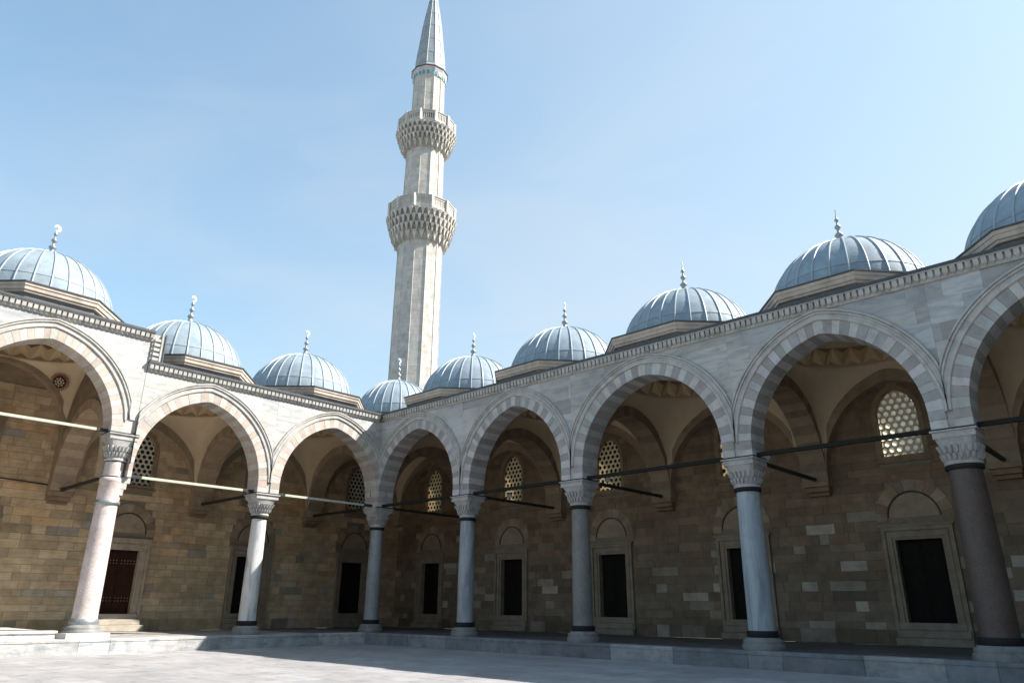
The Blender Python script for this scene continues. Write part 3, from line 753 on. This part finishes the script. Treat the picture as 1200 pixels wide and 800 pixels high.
    # band of folded triangles
    tb = MB(); n = 24; zt = zr+.62
    tb.lathe([(rr_+.02, zr-.03), (rr_-.03, zr-.03), (rr_-.03, zr+.02), (rr_+.02, zr+.02)], 48, smooth=False, cap0=False, cap1=False, col=(.9, .85, .8))
    for k in range(n):
        a0 = 2*pi*k/n; a1 = 2*pi*(k+1)/n; am = (a0+a1)/2
        P = lambda r, a, z: (r*cos(a), r*sin(a), z)
        p0 = P(rr_, a0, zr); p1 = P(rr_, a1, zr); t_ = P(rr_-.10, am, zt); b0 = P(rr_-.10, am-2*pi/n, zt); mid = P(rr_+.10, am, zr+.22); ridge = P(rr_-.28, a1, zr+.40)
        tb.add([p0, p1, t_, mid], [(0, 3, 2), (3, 1, 2), (0, 1, 3)], (1.05, 1, .92))
        t2 = P(rr_-.10, am+2*pi/n, zt)
        tb.add([p1, t_, t2, ridge], [(0, 1, 3), (0, 3, 2), (1, 2, 3)], (.86, .78, .66))
    local_copy_mesh(tb, 'folded_band', PLASTER, v)
    idm = MB(); idm.lathe([(rr_-.10, zt)]+[((rr_-.12)*cos(t*pi/20), zt+.02+1.9*sin(t*pi/20)) for t in range(1, 10)]+[(.01, zt+1.92)], 40, cap0=False); local_copy_mesh(idm, 'inner_dome', PLASTER, v)
    return d
hR = lambda i: (XS[i+1]-XS[i])/2
names = ['lead dome just right of the minaret foot, over the first right bay', 'lead dome over the second right bay, finial against pale sky', 'blue grey lead dome over the third right bay, mid right', 'large blue lead dome over the fourth right bay, near right edge', 'lead dome cut off by the right edge of the picture', 'lead dome of the sixth right bay beyond the right edge']
for i in range(6): dome((XS[i]+XS[i+1])/2, 2.76, 9.56, hR(i)-.03, 3.0, names[i], wallarch=(hR(i)-.38, D/2-.39))
dome(-2.76, 2.76, 9.56, 2.6, 2.6, 'small lead dome over the corner bay, directly below the minaret', R=2.12, wallarch=(D/2-.39, D/2-.39))
hL = lambda i: (YS[i+1]-YS[i])/2
namesL = ['pale lead dome of the left arcade nearest the corner, left of the minaret', 'pale lead dome second from left, beside the cornice step']
for i in range(2): dome(-2.76, -(YS[i]+YS[i+1])/2, 9.56, 3.0, hL(i)-.03, namesL[i], wallarch=(D/2-.39, hL(i)-.38))
dL3 = dome(-2.76, -(YS[2]+YS[3])/2, 10.70, 3.0, hL(2)-.03, 'pale lead dome at the left edge, raised above the others', R=2.4, wallarch=(D/2-.39, hL(2)-.38), apex=9.50, sprz=7.0)
dome(-2.76, -(YS[3]+YS[4])/2, 10.70, 3.0, hL(3)-.03, 'raised lead dome of the left arcade beyond the left edge', R=2.4, wallarch=(D/2-.39, hL(3)-.38), apex=9.50, sprz=7.0)

# roof sheets closing the bays around the drums
roofs = [(-D-.9, XS[-1], .55, D+.9, 8.86)]
def roof(x0, x1, y0, y1, z, parent, holes, r=2.5):
    """flat lead roof with circular eyes under the domes (cut as strips)"""
    mb = MB(); xs = []
    n = int((x1-x0)/.25); 
    for k in range(n):
        a = x0+(x1-x0)*k/n; b = x0+(x1-x0)*(k+1)/n; m_ = (a+b)/2; cuts = []
        for cx, cy in holes:
            if abs(m_-cx) < r:
                h_ = sqrt(r*r-(m_-cx)**2); cuts.append((cy-h_, cy+h_))
        for s0, s1 in sub((y0, y1), cuts): mb.box(a, b, s0, s1, z, z+.05)
    return mb.build('roof', LEAD, parent)
roof(-D-.9, XS[-1], .35, D+.9, 8.82, awR, [(-2.76, 2.76)]+[((a+b)/2, 2.76) for a, b in zip(XS, XS[1:])])
roof(-D-.9, -.35, -10.65, .34, 8.82, awL, [(-2.76, -(a+b)/2) for a, b in zip(YS[:3], YS[1:3])])
roof(-D-.9, -.35, -YS[-1], -10.66, 9.90, awL, [(-2.76, -(a+b)/2) for a, b in zip(YS[2:], YS[3:])])
mb = MB(); mb.box(-D-.9, -D, -YS[-1], -10.66, 8.80, 9.90, (.30, .22, .14)); mb.build('upper_wall', SAND, wallL)
for o_ in (): pass

# painted roundel on the pendentive of the tall bay, laid on the plaster
def roundel(center, normal, parent, R=.33):
    nrm = Vector(normal).normalized(); ux = nrm.cross(Vector((0, 0, 1))).normalized(); uy = ux.cross(nrm)
    ro = thing('roundel', None, None, tuple(center)); ro.parent = parent; ro.location = Vector(center)-Vector(wl[parent]); wl[ro] = tuple(center)
    def disc(name, pts, m, h):
        mb = MB(); c = Vector(center)
        for poly in pts:
            mb.loft([[tuple(c+ux*a+uy*b+nrm*hh) for a, b in poly] for hh in (h, h+.006)])
        mb.build(name, m, ro)
    rays = []
    for k in range(24):
        a = 2*pi*k/24; rays.append([(cos(a-.05)*R*.70, sin(a-.05)*R*.70), (cos(a-.085)*R*.92, sin(a-.085)*R*.92), (cos(a)*R, sin(a)*R), (cos(a+.085)*R*.92, sin(a+.085)*R*.92), (cos(a+.05)*R*.70, sin(a+.05)*R*.70)])
    disc('ray_ring', rays, REDP, .010)
    disc('ground_disc', [[(cos(2*pi*k/32)*R*.68, sin(2*pi*k/32)*R*.68) for k in range(32)]], BLKP, .012)
    motif = []
    for k in range(8):
        a = 2*pi*k/8+.2
        for rr, w, l in ((.40, .05, .16), (.18, .045, .10)):
            cx_, cy_ = cos(a)*R*rr, sin(a)*R*rr; motif.append([(cx_+cos(a+q)*R*(l if j % 2 == 0 else w), cy_+sin(a+q)*R*(l if j % 2 == 0 else w)) for j, q in enumerate([i*pi/4 for i in range(8)])])
    disc('motif', motif, mat('cream_paint', (.62, .50, .34), .8, .05, 8, 0), .020)

# ------------------------------------------------------------------ columns
def column(x, y, r, m, tone, label, top=SPR, tall=False, T=None):
    r *= .96
    c = thing('column', label, 'column', (x, y, ZF), 'columns carrying the arcade')
    zb = 0.0
    if tall:
        mb = MB(); mb.box(x-.62, x+.62, y-.62, y+.62, ZF, .10, (.60, .58, .55)); mb.build('plinth', PAVE, c); zb = .10
    mb = MB(); mb.lathe([(r+.20, ZF+zb), (r+.20, .05+zb), (r+.19, .07+zb), (r+.155, .08+zb), (r+.165, .12+zb), (r+.155, .17+zb), (r+.10, .20+zb), (r+.075, .235+zb)], 32, (x, y), col=(.52, .53, .54)); mb.build('base', KERB if False else MOULD, c)
    mb = MB(); mb.lathe([(r+.045, .23+zb), (r+.055, .25+zb), (r+.055, .38+zb), (r+.03, .40+zb)], 32, (x, y)); mb.build('lower_collar', ZINC if tall else BRONZE, c)
    prof = [(r+.02, .36+zb), (r+.005, .42+zb), (r, .8), (r-.006, 2.0), (r-.022, 3.2), (r-.035, 4.02)]
    mb = MB(); mb.lathe(prof, 36, (x, y), col=tone); mb.build('shaft', m, c)
    rt_ = r-.035
    mb = MB(); mb.lathe([(rt_+.02, 3.98), (rt_+.055, 4.00), (rt_+.055, 4.09), (rt_+.02, 4.11)], 32, (x, y)); mb.build('upper_collar', ZINC if tall else BRONZE, c)
    def capital(z0, z1, r0, half, name='capital'):
        n = 32; rings = []
        for k in range(9):
            t = k/8; z = z0+(z1-.20-z0)*t; ring = []
            for j in range(n):
                a = 2*pi*j/n+pi/n; sq = 1/max(abs(cos(a)), abs(sin(a))); R_ = (r0+.015)*(1-t**1.6)+half*.93*t**1.6; shape = 1+(min(sq, 1.30)-1)*t
                ring.append((x+R_*shape*cos(a), y+R_*shape*sin(a), z))
            rings.append(ring)
        mb = MB(); mb.loft(rings, col=(.93, .95, .97)); mb.lathe([(r0+.03, z0-.03), (r0+.055, z0+.0), (r0+.055, z0+.04), (r0+.02, z0+.06)], 32, (x, y), cap0=False, cap1=False)
        cp = mb.build(name, MOULD, c)
        # two rows of carved hanging leaves
        lf = MB()
        for row, (zb_, zt_, nn) in enumerate(((.08, .28, 22), (.27, .52, 22))):
            za, zc = z0+(z1-z0)*zb_, z0+(z1-z0)*zt_
            for k in range(nn):
                a = 2*pi*(k+.5*(row % 2))/nn; wd = pi/nn*.62
                def RR(z, aa, ex):
                    t = max(0, min(1, (z-z0)/(z1-.20-z0))); sq = 1/max(abs(cos(aa)), abs(sin(aa))); return ((r0+.015)*(1-t**1.6)+half*.93*t**1.6)*(1+(min(sq, 1.30)-1)*t)+ex
                def Q(z, aa, ex): R_ = RR(z, aa, ex); return (x+R_*cos(aa), y+R_*sin(aa), z)
                zm = za+(zc-za)*.35
                lf.add([Q(za, a, -.01), Q(zm, a-wd, -.01), Q(zc, a-wd, -.01), Q(zc, a+wd, -.01), Q(zm, a+wd, -.01), Q(za+.02, a, .045), Q(zm, a-wd*.7, .065), Q(zc, a-wd*.7, .085), Q(zc, a+wd*.7, .085), Q(zm, a+wd*.7, .065)],
                       [(0, 1, 6, 5), (1, 2, 7, 6), (2, 3, 8, 7), (3, 4, 9, 8), (4, 0, 5, 9), (5, 6, 7, 8, 9)], (.95, .97, 1.0))
        lf.build('leaf_row', MOULD, cp, kind='stuff')
        ab = MB(); ab.box(x-half*.97, x+half*.97, y-half*.97, y+half*.97, z1-.20, z1-.045, (.97, .98, 1)); ab.box(x-half-.03, x+half+.03, y-half-.03, y+half+.03, z1-.052, z1-.013, (.9, .92, .93)); ab.build('abacus', MOULD, cp)
    if not tall: capital(4.12, SPR, rt_, .46)
    else:
        # lower impost, carved, carrying the lower arch; then a second shaft and the high capital
        mb = MB(); mb.lathe([(rt_+.015, 4.10), (rt_+.02, 4.14), (rt_+.015, 4.70), (rt_+.035, 4.73), (rt_+.03, 4.82), (rt_-.02, 4.86)], 28, (x, y), col=tone); mb.build('lower_impost', m, c)
        # stepped bracket toward the lower arcade
        mb = MB()
        for k, (z0, z1, e) in enumerate(((4.30, 4.50, .24), (4.505, 4.70, .31), (4.705, SPR-.014, .40))):
            mb.box(x-.26, x+.26, y+.1, y+e+.1, z0, z1, (1, 1, 1))
        mb.build('bracket', MOULD, c)
        mb = MB(); mb.lathe([(rt_-.03, 4.90), (rt_-.035, 5.36)], 32, (x, y), col=tone); mb.build('upper_shaft', m, c)
        capital(5.42, 6.29, rt_-.04, .45)
column(0, 0, .31, COLG, (.30, .31, .32), 'dull grey column standing in the inner corner where the two arcades meet')
column(XS[1], 0, .315, COLW, (.34, .37, .39), 'pale blue grey marble column, first to the right of the corner column')
column(XS[2], 0, .33, COLG, (.215, .215, .20), 'dark speckled grey granite column, second to the right of the corner')
column(XS[3], 0, .36, COLW, (.36, .405, .43), 'streaked bluish white marble column, third to the right of the corner')
column(XS[4], 0, .40, COLG, (.100, .073, .060), 'thick reddish brown granite column near the right edge')
column(XS[5], 0, .36, COLG, (.30, .30, .30), 'grey granite column beyond the right edge of the picture')
column(XS[6], 0, .36, COLW, (.45, .45, .45), 'pale marble column at the far right end of the arcade')
column(0, -YS[1], .315, COLW, (.62, .60, .58), 'white marble column half in sun, between the corner and the tall column')
column(0, -YS[2], .375, COLG, (.60, .52, .49), 'tall pinkish white column with high capital in full sun on the left', tall=True)
column(0, -YS[3], .375, COLG, (.5, .45, .42), 'tall column beyond the left edge carrying the raised arches', tall=True)

# ------------------------------------------------------------------ minaret
MX, MY = -8.15, 8.0
mn = thing('minaret', 'tall pale stone minaret with two balconies and pointed lead cap', 'minaret', (MX, MY, ZG))
NS = 12; PH = .13
def poly(r, z, n=NS, ph=PH): return [(MX+r*cos(ph+2*pi*k/n), MY+r*sin(ph+2*pi*k/n), z) for k in range(n)]
LIME = (.50, .475, .44)
def shaft(z0, z1, r0, r1, part_from, step=.52):
    mb = MB(); mb.loft([poly(r0-.03, z0), poly(r1-.03, z1)], col=(.30, .28, .26)); mb.build('shaft_core', TUFA, mn)
    n = int(round((z1-z0)/step)); stuff = MB()
    for i in range(n):
        za = z0+(z1-z0)*i/n; zb = z0+(z1-z0)*(i+1)/n
        ra = r0+(r1-r0)*i/n; rb = r0+(r1-r0)*(i+1)/n
        pa = poly(ra, za+.004); pb = poly(rb, zb-.004); ia = poly(ra-.05, za+.004); ib = poly(rb-.05, zb-.004)
        for k in range(NS):
            j = (k+1) % NS; mb = MB() if za >= part_from else stuff
            lerp = lambda p, q, t: tuple(p[c_]+(q[c_]-p[c_])*t for c_ in range(3))
            splits = [(.004, .996)] if (i+k) % 3 else [(.004, .55), (.56, .996)]
            for s0, s1 in splits:
                mb.add([lerp(pa[k], pa[j], s0), lerp(pa[k], pa[j], s1), lerp(pb[k], pb[j], s1), lerp(pb[k], pb[j], s0), lerp(ia[k], ia[j], s0), lerp(ia[k], ia[j], s1), lerp(ib[k], ib[j], s1), lerp(ib[k], ib[j], s0)],
                       [(0, 1, 2, 3), (4, 5, 1, 0), (3, 2, 6, 7), (1, 5, 6, 2), (4, 0, 3, 7)], jit(LIME, .07, .02))
            if mb is not stuff: mb.build('stone', TUFA, mn)
    if stuff.v: stuff.build('stone_courses', TUFA, mn, kind='stuff')
    # slim edge rolls
    mb = MB()
    for a, b in zip(poly(r0+.005, z0), poly(r1+.005, z1)): mb.tube(a, b, .028, 6, col=(.53, .505, .47))
    mb.build('edge_roll', TUFA, mn)
shaft(ZG, 23.6, 1.60, 1.50, 13.0)
shaft(25.4, 31.0, 1.40, 1.31, 99)
shaft(32.2, 36.95, 1.19, 1.14, 99)
def balcony(zb, zt, zr, r0, r1, pierced):
    gl = thing('balcony', None, None, wl[mn]); gl.parent = mn; gl.location = (0, 0, 0); wl[gl] = wl[mn]
    mb = MB(); mb.loft([poly(r0+.02, zb), poly(r0+.22, zb+.3), poly(r0+(r1-r0)*.74, zt-.5), poly(r1-.06, zt-.02)], col=(.42, .40, .36)); mb.build('bracket_core', TUFA, gl)
    mq = MB(); tiers = 4
    for t in range(tiers):
        f = (t+.35)/tiers; rr = r0+(r1-r0)*(f**.6)+.05; z0 = zb+(zt-zb)*t/tiers; z1 = zb+(zt-zb)*(t+1)/tiers+.03
        n = 36 if t > 0 else 24
        for k in range(n):
            a = 2*pi*(k+.5*(t % 2))/n+PH; wd = pi/n*.74; col = jit(LIME, .12, .03)
            P = lambda r, aa, z: (MX+r*cos(aa), MY+r*sin(aa), z)
            ri = r0*.9
            zc = (z0+z1)/2; ro = rr+.06
            # stalactite cell: tapering pendant
            mq.add([P(ri, a-wd, z1), P(ri, a+wd, z1), P(ro+.10, a+wd, z1), P(ro+.10, a-wd, z1), P(ri, a-wd*.6, zc), P(ri, a+wd*.6, zc), P(ro, a+wd*.55, zc), P(ro, a-wd*.55, zc), P(ro-.04, a, z0-.10), P(ri, a, z0-.05)],
                   [(0, 1, 2, 3), (3, 2, 6, 7), (0, 3, 7, 4), (1, 5, 6, 2), (7, 6, 8), (4, 7, 8, 9), (6, 5, 9, 8)], col)
    mq.build('muqarnas', TUFA, gl, kind='stuff')
    mb = MB(); mb.loft([poly(r1-.02, zt-.03), poly(r1+.06, zt), poly(r1+.06, zt+.10), poly(r1, zt+.14)], col=LIME); mb.build('balcony_floor', TUFA, gl)
    pa = poly(r1, zt+.14); pb = poly(r1, zr)
    for k in range(NS):
        j = (k+1) % NS; A_ = Vector(pa[k]); B_ = Vector(pa[j]); d_ = (B_-A_).normalized(); nn = Vector((d_.y, -d_.x, 0)); L_ = (B_-A_).length; h_ = zr-zt-.14
        def bx(mb, s0, s1, z0, z1, t0=-.06, t1=0.0, col=LIME):
            q = [A_+d_*s0+nn*t1, A_+d_*s1+nn*t1, A_+d_*s1+nn*t0, A_+d_*s0+nn*t0]
            mb.loft([[tuple(v+Vector((0, 0, z0))) for v in q], [tuple(v+Vector((0, 0, z1))) for v in q]], col=col)
        mb = MB(); bx(mb, .10, L_-.10, 0, .22, col=LIME); bx(mb, .10, L_-.10, h_-.18, h_-.05, col=LIME)
        if pierced:
            n = 6
            for i in range(n): s = .12+(L_-.24)*i/(n-.0); bx(mb, s, s+.07, .22, h_-.18, col=(.56, .53, .49))
            bx(mb, .1, L_-.1, .2, h_-.1, -.12, -.09, col=(.36, .30, .25))
        else:
            bx(mb, .10, L_-.10, .20, h_-.16, -.06, -.03, col=(.47, .44, .40))
            for i in range(1, 5):
                s = .10+(L_-.20)*i/5; bx(mb, s-.012, s+.012, .22, h_-.18, -.04, -.012)
        mb.build('parapet_panel', TUFA, gl)
        mb = MB(); c_ = A_; mb.box(c_.x-.085, c_.x+.085, c_.y-.085, c_.y+.085, zt+.12, zr+.03, (.55, .53, .50)); mb.build('parapet_post', TUFA, gl)
    mb = MB(); mb.loft([poly(r1-.09, zr-.05), poly(r1+.05, zr-.05), poly(r1+.06, zr+.01), poly(r1-.09, zr+.02)], cap0=False, cap1=False, col=LIME); mb.build('handrail', TUFA, gl)
balcony(23.45, 25.35, 26.35, 1.50, 2.26, False)
balcony(30.75, 32.25, 33.22, 1.31, 2.02, True)
mb = MB(); mb.loft([poly(1.14, 36.9), poly(1.20, 36.95), poly(1.22, 37.2), poly(1.30, 37.5), poly(1.32, 37.6)], col=LIME); mb.build('head_band', TUFA, mn)
for k in range(24):
    a = PH+2*pi*(k+.5)/24; 
    mb = MB(); rr = 1.20 
    rr = 1.23*cos(pi/12)/cos(((a-PH) % (2*pi/12))-pi/12)
    d_ = Vector((-sin(a), cos(a), 0)); n_ = Vector((cos(a), sin(a), 0)); c_ = Vector((MX, MY, 0))+n_*rr
    pts = [(-.085, 37.0), (.085, 37.0), (.085, 37.24), (0, 37.34), (-.085, 37.24)]
    mb.loft([[tuple(c_+d_*p+n_*h_+Vector((0, 0, z))) for p, z in pts] for h_ in (-.08, .015)]); mb.build('tile_panel', BLUE, mn)
SPIRE = mat('grey_spire_lead', (0.27, 0.295, 0.31), 0.6, 0.18, 1.8, 0.3, 4)
cone = thing('spire', None, None, wl[mn]); cone.parent = mn; cone.location = (0, 0, 0); wl[cone] = wl[mn]
mb = MB(); mb.loft([poly(1.33, 37.6), poly(1.38, 37.64), poly(1.36, 37.70)]); mb.build('spire_eave', DARKLEAD, cone)
cp = [(1.30, 37.70), (1.12, 38.1), (1.04, 39.1), (.88, 40.5), (.74, 41.9), (.56, 43.2), (.36, 44.5), (.17, 45.6), (.05, 46.5)]
for i in range(len(cp)-1):
    (ra, za), (rb, zb) = cp[i], cp[i+1]; pa = poly(ra, za); pb = poly(rb, zb-.01)
    if i == 0:
        mb = MB(); mb.loft([pa, pb], cap0=False, cap1=False); mb.build('lead_skirt', SPIRE, cone); continue
    if ra < .5:
        mb = MB(); mb.loft([poly(ra+.012, za), pb], cap0=False, cap1=False); mb.build('lead_panel', SPIRE, cone); continue
    for k in range(NS):
        j = (k+1) % NS; mb = MB(); q = poly(ra+.012, za); mb.add([q[k], q[j], pb[j], pb[k], pa[k], pa[j]], [(0, 1, 2, 3), (4, 5, 1, 0)]); mb.build('lead_panel', SPIRE, cone)
mb = MB()
for k in range(NS):
    for (ra, za), (rb, zb) in zip(cp[1:], cp[2:]): mb.tube(poly(ra+.01, za)[k], poly(rb+.01, zb)[k], .022, 5)
mb.build('seam_roll', SEAM, cone)
mb = MB(); mb.lathe([(.05, 46.4), (.12, 46.6), (.05, 46.8), (.03, 47.0), (.15, 47.25), (.03, 47.5), (.10, 47.7), (.02, 47.9), (.02, 48.6)], 12, (MX, MY)); mb.build('finial', GILT, cone)

# ------------------------------------------------------------------ the rest of the court, behind the camera
mq = thing('mosque', 'great stepped mosque with a huge lead dome closing the far side of the court', 'mosque', (75, -22, ZG))
mb = MB(); mb.box(48, 104, -52, 8, ZG, 16); mb.box(52, 100, -48, 4, 16, 24); mb.loft([[(76+a*r_, -22+b_*r_, z) for a, b_ in ((1, -.41), (1, .41), (.41, 1), (-.41, 1), (-1, .41), (-1, -.41), (-.41, -1), (.41, -1))] for r_, z in ((19, 24), (17, 30), (15.5, 30.2), (15.5, 34))], col=(1, 1, 1)); mb.col = (.5, .47, .43)
mb.c = [(.42, .40, .37)]*len(mb.c); mb.build('wall', TUFA, mq)
mb = MB(); mb.lathe([(15.2*cos(t*pi/24), 34+13*sin(t*pi/24)) for t in range(12)]+[(.05, 47)], 48, (76, -22)); mb.lathe([(13*cos(t*pi/24), 24+9*sin(t*pi/24)) for t in range(12)]+[(.05, 33)], 32, (62, -22)); mb.build('lead_dome', LEAD, mq)
mb = MB()
for k in range(8): mb.box(47.9, 48.0, -50+k*7.2, -47.5+k*7.2, 8.5, 12.5)
mb.build('window', PANED, mq)
ps_ = thing('porch_arcade', 'tall marble porch of seven arches in front of the mosque', 'arcade', (42, -22, ZG))
pc = MB(lambda u, v, z: (42+v, -u, z)); 
for k in range(7):
    a, b = -5.5+k*7.6, 2.1+k*7.6; A = Arch((a+b)/2, 3.25, 6.29, 10.2, .3); wall_over_arch(pc, A, a, b, -.4, .4, 11.6, 0, 14)
    pc.box(a-.35, a+.35, -.35, .35, ZG, 6.29)
pc.box(-5.5, 47.7, .41, 5.9, 11.4, 11.7); pc.build('arch_wall', MOULD, ps_)
fa = thing('opposite_arcade', 'low marble arcade on the opposite side of the court', 'arcade', (20, -46, ZG))
pc = MB(lambda u, v, z: (u, -46-v, z))
for k in range(8):
    a, b = -2+k*5.5, 3.5+k*5.5; A = Arch((a+b)/2, 2.3, SPR, APX, .35); wall_over_arch(pc, A, a, b, -.4, .4, 8.9, 0, 12); pc.box(a-.32, a+.32, -.32, .32, ZG, SPR)
pc.build('arch_wall', MOULD, fa); pc2 = MB(lambda u, v, z: (u, -46-v, z)); pc2.box(-6, 42, 5.5, 6.4, ZG, 9, (.26, .2, .13)); pc2.box(-6, 42, .41, 5.5, 8.6, 8.9, (.3, .3, .3)); pc2.build('back_wall', SAND, fa)

# ------------------------------------------------------------------ small fixtures
def lamp(p, aim, label, r=.10):
    p = Vector(p); aim = Vector(aim).normalized(); lt = thing('floodlight', label, 'lamp', tuple(p), 'small floodlights on the iron beams')
    mb = MB(); mb.tube(p, p+Vector((0, 0, .12)), .018, 6); mb.build('bracket', IRON, lt)
    q = p+Vector((0, 0, .20)); mb = MB(); ring = lambda c, rr: None
    x_ = aim.cross(Vector((0, 0, 1))).normalized(); y_ = x_.cross(aim)
    R_ = lambda c, rr: [tuple(c+x_*rr*cos(2*pi*k/16)+y_*rr*sin(2*pi*k/16)) for k in range(16)]
    mb.loft([R_(q-aim*.12, .05), R_(q-aim*.05, r*.85), R_(q+aim*.08, r), R_(q+aim*.10, r*1.06)], smooth=True); mb.build('housing', IRON, lt)
    mb = MB(); mb.loft([R_(q+aim*.101, r*.9), R_(q+aim*.112, r*.85)]); mb.build('lens', LENS, lt)
lamp((XS[1], 2.3, 5.02), (.6, -.6, -.5), 'small round floodlight on the beam behind the first column right of the corner')
lamp((XS[2], 1.6, 5.02), (.6, -.6, -.5), 'small round floodlight on the beam behind the dark granite column')
lamp((XS[3], 1.5, 5.02), (.6, -.6, -.5), 'small round floodlight on the beam behind the bluish marble column')
lamp((-1.1, -YS[2], 5.02), (.6, .4, -.5), 'small dark floodlight on the beam behind the tall sunlit column', .13)
cb = MB(TL, True); pts = [(10.4, D-.04, 4.98), (10.9, D-.5, 4.97), (11.4, D-.04, 5.15), (13.0, D-.035, 5.22), (17.5, D-.035, 5.27)]
for a, b in zip(pts, pts[1:]): cb.tube(a, b, .022, 6)
o = cb.build('cable', IRON); o['label'] = 'thin black cable strung along the sandstone wall of the leftmost bay'; o['category'] = 'cable'

# roundel: nearest pendentive corner of the tall bay (towards the right back corner)
cx, cy, z0 = -2.76, -(YS[2]+YS[3])/2, 10.70
ROUND = dict(c=(-4.975, -11.845, 8.985), n=(.72, -.52, -.46))
vroot = [o for o in dL3.children if o.name.startswith('vault')][0]
roundel(ROUND['c'], ROUND['n'], vroot, R=.36)
